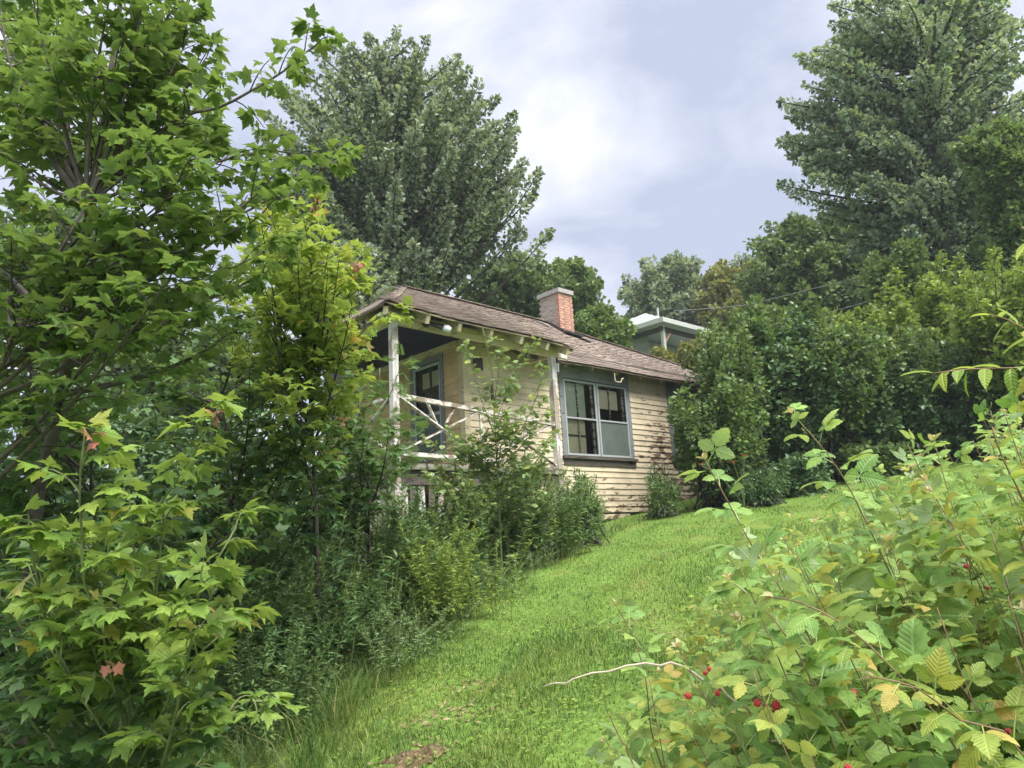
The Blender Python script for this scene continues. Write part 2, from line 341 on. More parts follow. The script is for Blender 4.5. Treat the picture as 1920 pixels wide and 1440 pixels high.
def spray(path, rng, P, start=.3, spacing=.13, twig=.38, leaf=.115, pairs=3, tb=None, r0=.004, droop=.25, lim=None):
    "twigs with opposite leaves along the outer part of a limb; appends to P = [pos, ydir, normal, size]"
    seg = np.linalg.norm(np.diff(path, axis=0), axis=1); s = np.concatenate([[0], np.cumsum(seg)]); L = s[-1]
    side = rng.choice([-1, 1])
    ds = np.arange(start * L, L, spacing)
    for d in list(ds) + [L]:
        i = min(np.searchsorted(s, d, 'right') - 1, len(seg) - 1); f = (d - s[i]) / max(seg[i], 1e-6)
        p = path[i] + (path[i + 1] - path[i]) * f; t = nrm(path[i + 1] - path[i])
        sd = np.cross(t, UPV); sd = nrm(sd) if np.linalg.norm(sd) > .2 else nrm(rng.normal(size=3) * [1, 1, 0])
        last = d >= L; side = -side; q = d / L
        td = t if last else nrm(t * .55 + sd * side * rng.uniform(.5, 1) + UPV * rng.uniform(-.15, .35) + rng.normal(size=3) * .2)
        tl = twig * (1.15 - .65 * q) * rng.uniform(.55, 1.25)
        if last: tl = twig * .35
        e = p + td * tl + np.array([0, 0, -.06 * tl]); c = p + td * tl * .5 + np.array([0, 0, .04])
        tw = bez(p, c, e, 5)
        if tb is not None: tb.tube(tw, np.linspace(r0, r0 * .5, 5), 3, cap=False)
        ts = np.linspace(.35, 1, pairs)
        ws = nrm(np.cross(td, UPV) + 1e-3)
        for u in ts:
            b = tw[0] * (1 - u) ** 2 + 2 * u * (1 - u) * c + u * u * e
            for sg in ((1, -1, 0) if u > .99 else (1, -1)):
                if rng.random() < .12: continue
                ld = nrm(td * (.45 if sg else 1.0) + ws * sg * .9 + np.array([0, 0, -droop]) + rng.normal(size=3) * .28)
                sz = leaf * rng.uniform(.6, 1.2) * (1.0 if u < .99 else .85)
                n = UPV + rng.normal(size=3) * .38 + ld * .15
                pet = b + ld * sz * .35
                if tb is not None and sz > .07: tb.tube(np.array([b, pet]), .0012, 3, cap=False)
                P[0].append(pet); P[1].append(ld); P[2].append(n); P[3].append(sz)
def limb_to(trunk, tip, rng, lift=.5, n=10, low=.12):
    "a limb curving from a fitting height of the trunk to tip; returns path and the trunk's fraction"
    dz = np.linalg.norm(trunk[:, :2] - tip[:2], axis=1); want = tip[2] - lift * dz
    i = int(np.argmin(np.abs(trunk[:, 2] - np.clip(want, trunk[0, 2] + low * (trunk[-1, 2] - trunk[0, 2]), trunk[-1, 2]))))
    a = trunk[i]; m = a * .45 + tip * .55; m = m + [0, 0, -.12 * (tip[2] - a[2])] + rng.normal(size=3) * .05 * np.linalg.norm(tip - a)
    return bez(a, m, tip, n), i / max(1, len(trunk) - 1)
def near_tree(name, label, cat, trunks, tips, leaf, mat, mkey, tmpls, rng, base_r=.05, lift=.5, extra_limbs=(), group=None, limit=300, bark='bark', start=.3, spacing=.13, twig=.38, pairs=3, young=None, tipmat=None, tipkey=None, droop=.25):
    root = empty(name, trunks[0][0], label, cat, group); base = np.array(trunks[0][0]); P = [[], [], [], []]
    tb = Buf(); bb = Buf(); wb = Buf(); sm = []
    for k, t in enumerate(trunks):
        p = smooth_path(t, .12); sm.append(p)
        tb.tube(p - base, np.linspace(base_r, base_r * .22, len(p)) * (1 if k == 0 else .6), 7)
    for l in extra_limbs:
        p = smooth_path(l, .09); p = p + rng.normal(size=p.shape) * .006
        bb.tube(p - base, np.linspace(base_r * .26, .004, len(p)), 5)
        spray(p, rng, P, start * .7, spacing, twig, leaf, pairs, wb, droop=droop)
    for tip in tips:
        tip = np.asarray(tip); tr = sm[int(np.argmin([np.min(np.linalg.norm(s[:, :2] - tip[:2], axis=1)) + rng.random() * .3 for s in sm]))]
        p, f = limb_to(tr, tip, rng, lift); Ln = np.linalg.norm(p[-1] - p[0])
        bb.tube(p - base, np.linspace(min(base_r * .5, .006 + .008 * Ln), .003, len(p)), 4, cap=False)
        spray(p, rng, P, start, spacing, twig, leaf, pairs, wb, droop=droop)
    tb.build('trunk', M[bark], root, smooth=True)
    if bb.n: tag(bb.build('branches', M[bark], root, smooth=True), kind='stuff')
    if wb.n:
        for v in wb.v: v -= base
        tag(wb.build('twigs', M['bark_dark' if bark != 'stem_green' else 'stem_green'], root), kind='stuff')
    leaf_objects(root, tmpls, M[mat], *P, mkey, limit, rest_tmpl=MAPLE_LOW if mat == 'maple_dark' else None)
    return root
def far_tree(name, label, cat, base, top, tips, mat, rng, n_per=110, plume=1.8, rr=.55, leaf=.17, trunk_r=.22, lift=.6, group=None, tmpl=KITE, upb=.7, stems=None, bark='bark_dark', taper=.75, frac=.9, limb_r=.30):
    root = empty(name, base, label, cat, group); base = np.array(base, float); top = np.array(top, float)
    tb = Buf(); bb = Buf(); lb = Buf()
    mid = base * .5 + top * .5 + rng.normal(size=3) * [.3, .3, 0] * trunk_r * 2
    trunk = bez(base - [0, 0, .2], mid, top, 24)
    tb.tube(trunk - base, np.linspace(trunk_r, trunk_r * .15, 24), 8)
    pos = []; yd = []; nm = []; sz = []
    for tip in tips:
        tip = np.asarray(tip, float)
        if stems: p = bez(base + rng.normal(size=3) * [stems, stems, 0] * .4, base * .55 + tip * .45 + [0, 0, .25 * np.linalg.norm(tip[:2] - base[:2])], tip, 10)
        else: p, _ = limb_to(trunk, tip, rng, lift)
        L = np.linalg.norm(np.diff(p, axis=0), axis=1).sum(); pl = min(plume, L * frac)
        bb.tube(p - base, np.linspace(trunk_r * limb_r, .006 + trunk_r * .03, len(p)), 4, cap=False)
        k = max(6, int(n_per * rng.uniform(.7, 1.25))); t = rng.random(k) ** .8
        w = 1 - pl / L * (1 - t); idx = np.clip(w * (len(p) - 1), 0, len(p) - 1.001); i = idx.astype(int); f = (idx - i)[:, None]
        c = p[i] * (1 - f) + p[i + 1] * f
        tan = nrm(p[-1] - p[-3]); d = rng.normal(size=(k, 3)); d = nrm(d - (d @ tan)[:, None] * tan * .6)
        rads = rr * np.clip(1.08 - t, .08, 1) ** taper * rng.random(k) ** .45
        pos.append(c + d * rads[:, None]); yd.append(nrm(d * .8 + tan * .5 + rng.normal(size=(k, 3)) * .45 - UPV * .25))
        nm.append(UPV * upb + d * .45 + rng.normal(size=(k, 3)) * .55); sz.append(leaf * rng.uniform(.5, 1.35, k))
    lb.stamp(tmpl, np.concatenate(pos) - base, np.concatenate(yd), np.concatenate(nm), np.concatenate(sz))
    tk = tb.build('trunk', M[bark], root, smooth=True)
    tag(bb.build('branches', M[bark], root), kind='stuff')
    tag(lb.build('crown', M[mat], root), kind='stuff')
    return root
def shell_tips(rng, centre, radii, n, lo=.55, zmin=-1.0):
    d = nrm(rng.normal(size=(n * 3, 3))); d = d[d[:, 2] > zmin][:n]
    return np.asarray(centre) + d * np.asarray(radii) * (lo + (1 - lo) * rng.random((len(d), 1)) ** .5)

# ---------------------------------------------------------------- the ground
LAWN_EDGE_Y = np.array([-3, 2.0, 4.35, 5.84, 7.4, 8.99, 11.98, 15.1, 16.2, 40])
LAWN_EDGE_X = np.array([-1.2, -1.35, -1.45, -1.30, -.95, -.45, .61, 2.35, 3.6, 30])
def lawn_left(y): return np.interp(y, LAWN_EDGE_Y, LAWN_EDGE_X)
def geo(a, b, n, p): t = np.linspace(-1, 1, n); return np.where(t < 0, a * np.abs(t) ** p, b * np.abs(t) ** p)
gx = geo(-400, 400, 180, 3.0); gy = np.concatenate([np.linspace(-60, -2, 14), np.linspace(-1.8, 26, 190), 26 + 500 * np.linspace(.01, 1, 60) ** 2.2])
X, Y = np.meshgrid(gx, gy); Zg = ground_z(X, Y)
nx = len(gx); i, j = np.meshgrid(np.arange(nx - 1), np.arange(len(gy) - 1)); a = (j * nx + i).ravel()
gb = Buf(); gb.add(np.column_stack([X.ravel(), Y.ravel(), Zg.ravel()]), [np.column_stack([a, a + 1, a + nx + 1, a + nx])])
m, n = material('ground_soil')
gpos = n('ShaderNodeNewGeometry').outputs['Position']
f1 = n.noise(gpos, 1.2, 6.0, .6); f2 = n.noise(gpos, 22.0, 5.0, .65)
gcol = n.ramp(f1, [(.30, (.12, .205, .04)), (.56, (.15, .245, .05)), (.72, (.19, .22, .06)), (.82, (.2, .16, .085))])
gcol = n.mix(1.0, gcol, n.ramp(f2, [(.3, .55), (.7, 1.25)]), 'MULTIPLY')
b = n('ShaderNodeBsdfPrincipled', {'Base Color': gcol, 'Roughness': .95, 'Specular IOR Level': .1})
bn = n('ShaderNodeBump', {'Height': f2, 'Strength': .6, 'Distance': .03}); n.t.links.new(bn.outputs[0], b.inputs['Normal'])
finish(n, b.outputs[0]); M['ground'] = m
tag(gb.build('ground', m, None, smooth=True), kind='structure')

def grass_mat(name, stops):
    m, n = material(name); g = n('ShaderNodeNewGeometry')
    col = n.ramp(g.outputs['Random Per Island'], stops)
    f = n.noise(g.outputs['Position'], 1.1, 5.0, .7)
    col = n.mix(1.0, col, n.ramp(f, [(.34, (.60, .74, .70)), (.47, (.92, .96, .95)), (.56, (1.1, 1.03, 1.)), (.68, (1.38, 1.15, 1.15))]), 'MULTIPLY')
    f3 = n.noise(g.outputs['Position'], 7.0, 3.0, .6)
    col = n.mix(1.0, col, n.ramp(f3, [(.3, .78), (.7, 1.18)]), 'MULTIPLY')
    b = n('ShaderNodeBsdfPrincipled', {'Base Color': col, 'Roughness': .55, 'Specular IOR Level': .3})
    t = n('ShaderNodeBsdfTranslucent', {'Color': n.mix(1.0, col, (1.2, 1.15, .6), 'MULTIPLY')})
    finish(n, n('ShaderNodeMixShader', {0: .42, 1: b.outputs[0], 2: t.outputs[0]}).outputs[0]); return m
M['lawn'] = grass_mat('lawn_grass', [(0, (.08, .155, .04)), (.4, (.13, .22, .055)), (.8, (.195, .29, .08)), (.95, (.36, .43, .12)), (1, (.45, .40, .20))])
M['tallgrass'] = grass_mat('long_grass', [(0, (.065, .13, .035)), (.5, (.10, .185, .045)), (.88, (.15, .23, .06)), (1, (.32, .29, .14))])
BARE = [(at(775, 1380, 4.3), .34, .16), (at(830, 1310, 4.9), .30, .12), (at(1290, 1195, 6.0), .45, .35), (at(880, 1262, 5.6), .22, .1), (at(1380, 1130, 6.4), .4, .3)]
def bare_factor(x, y):
    v = np.ones_like(x)
    for p, rx, ry in BARE:
        q = ((x - p[0]) / rx) ** 2 + ((y - p[1]) / (ry * 2.2)) ** 2
        v = np.minimum(v, np.clip(q * .75 + .12, 0, 1))
    return v
def blades(n, rng, d0, d1, az0, az1, keep, hgt, wid, lean, far_w=.0):
    d = np.exp(rng.uniform(math.log(d0), math.log(d1), n)); az = np.radians(rng.uniform(az0, az1, n))
    x = d * np.sin(az); y = d * np.cos(az); k = keep(x, y, rng.random(n)); x, y, d = x[k], y[k], d[k]; n = len(x)
    z = ground_z(x, y); h = hgt * rng.uniform(.45, 1.3, n) * (1 + .35 * vnoise(x, y, 1.7, 2) + .3 * vnoise(x, y, 6.0, 3)).clip(.35, 1.9); wd = wid * rng.uniform(.7, 1.3, n) * (1 + far_w * d)
    a = rng.uniform(0, 2 * math.pi, n); ln = lean * rng.uniform(.2, 1.4, n) * h
    b = a + rng.normal(size=n) * .6 + 1.57
    o = np.column_stack([x, y, z - .01]); wv = np.column_stack([np.cos(b), np.sin(b), 0 * a]) * (wd / 2)[:, None]; lv = np.column_stack([np.cos(a), np.sin(a), 0 * a])
    m1 = o + lv * (ln * .3)[:, None] + UPV * (h * .6)[:, None]; tp = o + lv * ln[:, None] + UPV * (h * .95)[:, None]
    V = np.stack([o + wv, o - wv, m1 + wv * .75, m1 - wv * .75, tp], 1).reshape(-1, 3)
    i = np.arange(n)[:, None] * 5
    bf = Buf(); bf.add(V, [i + [0, 1, 3, 2], i + [2, 3, 4]]); return bf
def vnoise(x, y, s, seed):
    g = np.random.default_rng(seed); v = 0
    for k in range(7):
        a = g.uniform(0, 6.28); f = s * g.uniform(.6, 1.9); v = v + np.sin(f * (x * math.cos(a) + y * math.sin(a)) + g.uniform(0, 6.28))
    return v / 3.7
def lawn_keep(x, y, r):
    e = lawn_left(y); r = r * (1 + .9 * np.clip(vnoise(x, y, 2.6, 4), 0, 1) * (vnoise(x, y, .9, 9) > .1)); return (x > e - .1 + .25 * np.sin(y * 5) * .3) & (r < bare_factor(x, y)) & ((y < 17.5) | (x > 5)) & (y < 24)
rg = np.random.default_rng(5)
tag(blades(270000, rg, 2.2, 24, -26, 40, lawn_keep, .050, .0040, .85, .10).build('lawn', M['lawn'], None), 'short bright green mown grass sloping up past the cottage', 'grass', kind='stuff')
def edge_keep(x, y, r):
    e = lawn_left(y); d = e - x; wdt = .12 + .2 * np.sin(y * 2.3) + .2 * np.sin(y * 5.1)
    return (d > -.12) & (d < 3.0) & (r < np.exp(-np.clip(d - wdt, 0, 9) / .35)) & (y < 16.5)
tag(blades(50000, rg, 2.2, 17, -45, 14, edge_keep, .26, .0055, .9, .06).build('tall_grass', M['tallgrass'], None), 'long unmown grass along the edge of the thicket', 'grass', kind='stuff')
# low broad-leaved weeds in the turf
nw = 30000; d = np.exp(rg.uniform(math.log(2.2), math.log(15), nw)); az = np.radians(rg.uniform(-26, 38, nw)); x = d * np.sin(az); y = d * np.cos(az)
k = (x > lawn_left(y) - .5) & (np.sin(x * 3.1 + 1) * np.sin(y * 2.7 + .5) + rg.normal(size=nw) * .5 > .35); x, y = x[k], y[k]; nw = len(x)
wb_ = Buf(); aa = rg.uniform(0, 6.28, nw)
wb_.stamp(DIAM, np.column_stack([x, y, ground_z(x, y) + rg.uniform(.01, .05, nw)]), np.column_stack([np.cos(aa), np.sin(aa), rg.uniform(.0, .5, nw)]), UPV + rg.normal(size=(nw, 3)) * .3, rg.uniform(.02, .045, nw))
tag(wb_.build('clover', M['shrub_lime'], None), 'low clover and weeds growing through the lawn', 'ground cover', kind='stuff')
M['soil'] = simple('bare_brown_soil', (.15, .105, .065), .95, .1, .45, 14, bump=.8, bscale=60)
for k, (p, rx, ry) in enumerate(BARE[:1]):
    a_ = np.linspace(0, 2 * math.pi, 25)[:-1]; rr_ = 1 + .25 * np.sin(3 * a_ + k) + .18 * np.sin(7 * a_ + 2 * k) + rg.normal(size=24) * .06; ring = [np.array([[p[0], p[1]]])] + [np.column_stack([p[0] + rx * .48 * s_ * rr_ * np.cos(a_), p[1] + ry * .95 * s_ * rr_ * np.sin(a_)]) for s_ in (.5, 1.0)]
    q = np.vstack(ring); sb0 = Buf(); idx = np.arange(24); nx_ = (idx + 1) % 24
    sb0.add(np.column_stack([q, ground_z(q[:, 0], q[:, 1]) + .007 - .005 * (np.arange(49) > 24)]), [np.column_stack([0 * idx, 1 + idx, 1 + nx_]), np.column_stack([1 + idx, 25 + idx, 25 + nx_, 1 + nx_])])
    tag(sb0.build('bare_soil', M['soil'], None, smooth=True), kind='structure')
# dead leaves and straw lying in the bare patches
db = Buf()
for p, rx, ry in BARE:
    k = int(450 * rx); q = rg.normal(size=(k, 2)) * [rx * .6, ry * 1.3] + p[:2]; aa = rg.uniform(0, 6.28, k)
    db.stamp(LANCE, np.column_stack([q, ground_z(q[:, 0], q[:, 1]) + rg.uniform(.0, .025, k)]), np.column_stack([np.cos(aa), np.sin(aa), rg.normal(size=k) * .15]), UPV + rg.normal(size=(k, 3)) * .4, rg.uniform(.03, .07, k))
M['straw'] = leaf_mat('dead_straw', [(0, (.16, .11, .06)), (.5, (.25, .18, .10)), (1, (.36, .28, .17))], (.3, .24, .15), .1, .8)
tag(db.build('dead_leaves', M['straw'], None), 'brown dead leaves and straw on the bare patches of lawn', 'leaf litter', kind='stuff')

# ---------------------------------------------------------------- the cottage
HX, HY, HZ, HA = -1.943, 11.972, 1.2, rad(43)
cottage = empty('cottage', (HX, HY, HZ), 'weathered cream clapboard cottage with brown shingle roof and sagging corner porch', 'house')
cottage.rotation_euler = (0, 0, HA)
hr = np.random.default_rng(3)
def house_coord(n):
    t = n('ShaderNodeTexCoord'); t.object = cottage
    return t.outputs['Object']
def wood_paint(name, paint, bare, peel, rough=.62, grime=.25, field=None, zscale=7.0):
    m, n = material(name); co = house_coord(n); s = n('ShaderNodeSeparateXYZ', {0: co})
    st = n('ShaderNodeCombineXYZ', {0: n.math('MULTIPLY', s.outputs[0], 2.2), 1: n.math('MULTIPLY', s.outputs[1], 2.2), 2: n.math('MULTIPLY', s.outputs[2], zscale)}).outputs[0]
    f = n.noise(st, 1.7, 6.0, .62, .4)
    th = peel
    if field:  # where the wall has weathered most: right of the window and near the sill
        right = n.math('MULTIPLY', n.math('SUBTRACT', s.outputs[0], 6.9), .9, clamp=True)
        low = n.math('MULTIPLY', n.math('SUBTRACT', 2.0, s.outputs[2]), .9, clamp=True)
        lowmid = n.math('SUBTRACT', 1.0, n.math('MULTIPLY', n.math('ABSOLUTE', n.math('SUBTRACT', s.outputs[2], 2.3)), .55), clamp=True)
        th = n.math('ADD', peel, n.math('ADD', n.math('MULTIPLY', n.math('MULTIPLY', right, lowmid), .185), n.math('MULTIPLY', low, .145)))
        mask = n.math('MULTIPLY', n.math('SUBTRACT', th, n.math('SUBTRACT', 1.0, f)), 40.0, clamp=True)
    else:
        mask = n.math('MULTIPLY', n.math('SUBTRACT', f, 1 - peel), 30.0, clamp=True)
    g = n.noise(co, 2.3, 5.0, .6)
    pcol = n.mix(1.0, paint, n.ramp(g, [(.3, 1 - grime), (.7, 1.06)]), 'MULTIPLY')
    rb = n('ShaderNodeObjectInfo').outputs['Random']
    pcol = n.mix(1.0, pcol, n.ramp(rb, [(0, .88), (1, 1.07)]), 'MULTIPLY')
    grain = n.noise(n('ShaderNodeCombineXYZ', {0: n.math('MULTIPLY', s.outputs[0], 3.0), 1: n.math('MULTIPLY', s.outputs[1], 3.0), 2: n.math('MULTIPLY', s.outputs[2], 80.0)}).outputs[0], 1.0, 3.0)
    bcol = n.mix(1.0, bare, n.ramp(grain, [(.3, .6), (.7, 1.25)]), 'MULTIPLY')
    b = n('ShaderNodeBsdfPrincipled', {'Base Color': n.mix(mask, pcol, bcol), 'Roughness': rough, 'Specular IOR Level': .3})
    hgt = n.math('SUBTRACT', n.math('MULTIPLY', grain, .15), mask)
    bn = n('ShaderNodeBump', {'Height': hgt, 'Strength': .35, 'Distance': .004}); n.t.links.new(bn.outputs[0], b.inputs['Normal'])
    finish(n, b.outputs[0]); return m
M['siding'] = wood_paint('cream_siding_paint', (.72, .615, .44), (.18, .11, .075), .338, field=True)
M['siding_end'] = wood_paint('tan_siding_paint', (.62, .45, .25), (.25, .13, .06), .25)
M['trim_tan'] = wood_paint('tan_trim_paint', (.66, .57, .38), (.33, .27, .2), .42)
M['post_paint'] = wood_paint('worn_white_post_paint', (.68, .66, .64), (.36, .31, .26), .50, zscale=.9)
M['rail_paint'] = wood_paint('flaking_white_rail_paint', (.66, .62, .56), (.27, .22, .17), .50, zscale=3)
M['trim_grey'] = wood_paint('blue_grey_trim_paint', (.225, .24, .25), (.10, .09, .085), .36)
M['dark_wood'] = wood_paint('dark_old_wood', (.115, .10, .08), (.05, .045, .04), .45)
M['soffit'] = wood_paint('brown_soffit_boards', (.30, .24, .15), (.15, .115, .08), .45)
M['deck'] = wood_paint('mossy_deck_wood', (.30, .29, .24), (.12, .13, .07), .5)
M['blue'] = simple('navy_ceiling_paint', (.010, .016, .065), .6, .3, .2)
M['alu'] = simple('storm_frame_metal', (.43, .46, .47), .45, .5, .15, 4, metal=.2)
M['sash'] = wood_paint('worn_sash_paint', (.45, .42, .38), (.12, .08, .06), .5)
M['shade'] = simple('cream_window_shade', (.66, .60, .44), .8, .2, .12, 3)
M['screen'] = simple('green_window_screen', (.10, .125, .11), .6, .3, .2, 3)
M['curtain'] = simple('grey_green_curtain', (.44, .48, .40), .9, .1, .15, 3)
M['painted_dark_panel'] = simple('painted_room_dark', (.02, .018, .016), .9, .1)  # near-black colour stands in for the unlit rooms behind glass
M['block'] = simple('concrete_block', (.42, .41, .38), .9, .2, .25, 12, bump=.4)
M['stone_cap'] = simple('concrete_cap', (.40, .38, .38), .9, .2, .25, 10, bump=.3)
M['brick_red'] = simple('red_brick', (.47, .265, .20), .85, .2, .3, 9, bump=.3)
M['brick_grey'] = simple('limewashed_brick', (.40, .345, .31), .9, .2, .22, 11, bump=.4)
M['mortar'] = simple('mortar', (.46, .34, .28), .95, .1, .2, 20)
M['tar'] = simple('roof_tar', (.04, .038, .04), .6, .4, .3)
M['flashing'] = simple('bent_flashing', (.50, .50, .52), .4, .5, .25, 8, metal=.5)
M['lamp_dark'] = simple('dark_lamp_metal', (.045, .042, .042), .45, .5, .2)
M['lamp_glass'] = simple('lamp_glass', (.75, .78, .82), .15, .6, .1)
m, n = material('window_glass')
lw = n('ShaderNodeFresnel', {'IOR': 1.5}); g1 = n('ShaderNodeBsdfGlossy', {'Color': (.9, .95, .95), 'Roughness': .03}); t1 = n('ShaderNodeBsdfTransparent', {'Color': (.93, .96, .94)})
finish(n, n('ShaderNodeMixShader', {0: n.math('ADD', n.math('MULTIPLY', lw.outputs[0], 1.1), .05), 1: t1.outputs[0], 2: g1.outputs[0]}).outputs[0]); M['glass'] = m
m, n = material('roof_shingle'); co = house_coord(n)
r1 = n('ShaderNodeObjectInfo').outputs['Random']; r2 = n('ShaderNodeNewGeometry').outputs['Random Per Island']
rr = n.math('FRACT', n.math('ADD', r1, r2))
sc_ = n.ramp(rr, [(0, (.17, .135, .113)), (.5, (.205, .165, .138)), (.85, (.24, .195, .165)), (1, (.27, .22, .19))])
sc_ = n.mix(1.0, sc_, n.ramp(n.noise(co, .9, 5.0, .6), [(.3, .82), (.55, 1.0), (.75, 1.12)]), 'MULTIPLY')
sc_ = n.mix(1.0, sc_, n.ramp(n.noise(co, 90.0, 2.0, .6), [(.3, .75), (.7, 1.2)]), 'MULTIPLY')
b = n('ShaderNodeBsdfPrincipled', {'Base Color': sc_, 'Roughness': .92, 'Specular IOR Level': .2})
bn = n('ShaderNodeBump', {'Height': n.noise(co, 160.0, 2.0), 'Strength': .4, 'Distance': .004}); n.t.links.new(bn.outputs[0], b.inputs['Normal'])
finish(n, b.outputs[0]); M['shingle'] = m

def hz(z): return z - HZ
def part(name, mat, parent, fn, label=None):
    b = Buf(); fn(b); o = b.build(name, M[mat], parent)
    if label: o['label'] = label
    return o
def panep(b, u0, u1, v, z0, z1): b.add([(u0, v, hz(z0)), (u1, v, hz(z0)), (u1, v, hz(z1)), (u0, v, hz(z1))], [[[0, 1, 2, 3]]])
def boxp(name, mat, parent, u0, u1, v0, v1, z0, z1, label=None):
    return part(name, mat, parent, lambda b: b.box(u0, u1, v0, v1, hz(z0), hz(z1)), label)
def beamp(name, mat, parent, a, c, wd, ht, up=(0, 0, 1), label=None):
    return part(name, mat, parent, lambda b: b.beam((a[0], a[1], hz(a[2])), (c[0], c[1], hz(c[2])), wd, ht, up), label)

WU, WV, UE, VE = 2.10, .75, 12.0, 6.2        # corner of the walls, far ends
EXPO = .128
# openings
W1O = (4.84, 6.96, 3.36, 5.02); W2O = (8.72, 9.9, 3.5, 4.95); DO = (1.45, 2.36, 3.36, 5.22)
wall_f = part('front_wall', 'dark_wood', cottage, lambda b: [b.box(*q, hz(z0), hz(z1)) for q, z0, z1 in (
    ((WU, W1O[0], WV + .02, WV + .12), 2.12, 5.62), ((W1O[0], W1O[1], WV + .02, WV + .12), 2.12, W1O[2]), ((W1O[0], W1O[1], WV + .02, WV + .12), W1O[3], 5.62),
    ((W1O[1], W2O[0], WV + .02, WV + .12), 2.12, 5.62), ((W2O[0], W2O[1], WV + .02, WV + .12), 2.12, W2O[2]), ((W2O[0], W2O[1], WV + .02, WV + .12), W2O[3], 5.62), ((W2O[1], UE, WV + .02, WV + .12), 2.12, 5.62))],
    'cream clapboards with flaking paint right of the window')
wall_e = part('end_wall', 'dark_wood', cottage, lambda b: [b.box(WU + .02, WU + .12, v0, v1, hz(z0), hz(z1)) for v0, v1, z0, z1 in (
    (WV + .121, DO[0], 2.6, 5.9), (DO[0], DO[1], 2.6, DO[2]), (DO[0], DO[1], DO[3], 5.9), (DO[1], VE, 1.5, 5.9))], 'tan clapboards in the shade of the porch')
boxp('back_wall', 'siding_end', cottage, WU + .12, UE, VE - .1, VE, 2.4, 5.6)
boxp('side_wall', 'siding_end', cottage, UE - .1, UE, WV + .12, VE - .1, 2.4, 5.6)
boxp('floor', 'dark_wood', cottage, WU + .12, UE - .1, WV + .12, VE - .1, 2.75, 2.9)
def clapboard(wall, axis, a0, a1, z, mat):
    "one lapped board: thin at its top, thick at its butt, not quite straight"
    b = Buf(); t0, t1 = .030, .008; j = hr.normal(size=6) * .0022; e = EXPO + .012
    pr = [(-t0 + j[0], 0), (.018, 0), (-t1 + j[1], e), (.018, e)]
    pr2 = [(-t0 + j[2], 0), (.018, 0), (-t1 + j[3], e), (.018, e)]
    P8 = []
    for aa, q, dz in ((a0, pr, j[4]), (a1, pr2, j[5])):
        for d, h in q: P8.append((aa, WV + d, hz(z) + h + dz) if axis == 'u' else (WU + d, aa, hz(z) + h + dz))
    b.hexa(P8); b.build('clapboard', M[mat], wall)
z = 2.14
while z < 5.36:
    segs = [(WU + .10, 4.70), (7.10, 8.60), (10.02, UE)] if 3.2 < z + .06 < 5.6 else [(WU + .10, UE)]
    if z < 3.0: segs = [(3.2, UE)]
    for a0, a1 in segs:
        cuts = [a0] + ([a0 + (a1 - a0) * hr.uniform(.3, .7)] if a1 - a0 > 2.3 else []) + [a1]
        for c0, c1 in zip(cuts[:-1], cuts[1:]): clapboard(wall_f, 'u', c0 + .002, c1 - .002, z, 'siding')
    if z > 2.6:
        for a0, a1 in ([(WV + .0, 1.34), (2.47, VE)] if z + .05 > 3.3 and z < 5.33 else [(WV + .0, VE)]):
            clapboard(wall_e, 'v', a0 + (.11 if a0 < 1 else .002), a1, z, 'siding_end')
    z += EXPO
boxp('corner_board', 'trim_tan', cottage, WU - .035, WU + .10, WV - .035, WV + .11, 2.95, 5.5)
boxp('sill_beam', 'dark_wood', cottage, WU + .1, UE, WV + .05, WV + .2, 1.98, 2.115)
boxp('base_board', 'siding', cottage, 5.6, 6.75, WV - .02, WV + .015, 1.99, 2.10, 'loose cream board hanging under the wall')
for u in (2.3, 6.45, 9.4, 11.8):
    boxp('foundation_block', 'block', cottage, u - .2, u + .2, WV + .03, WV + .35, 1.2, 1.975)

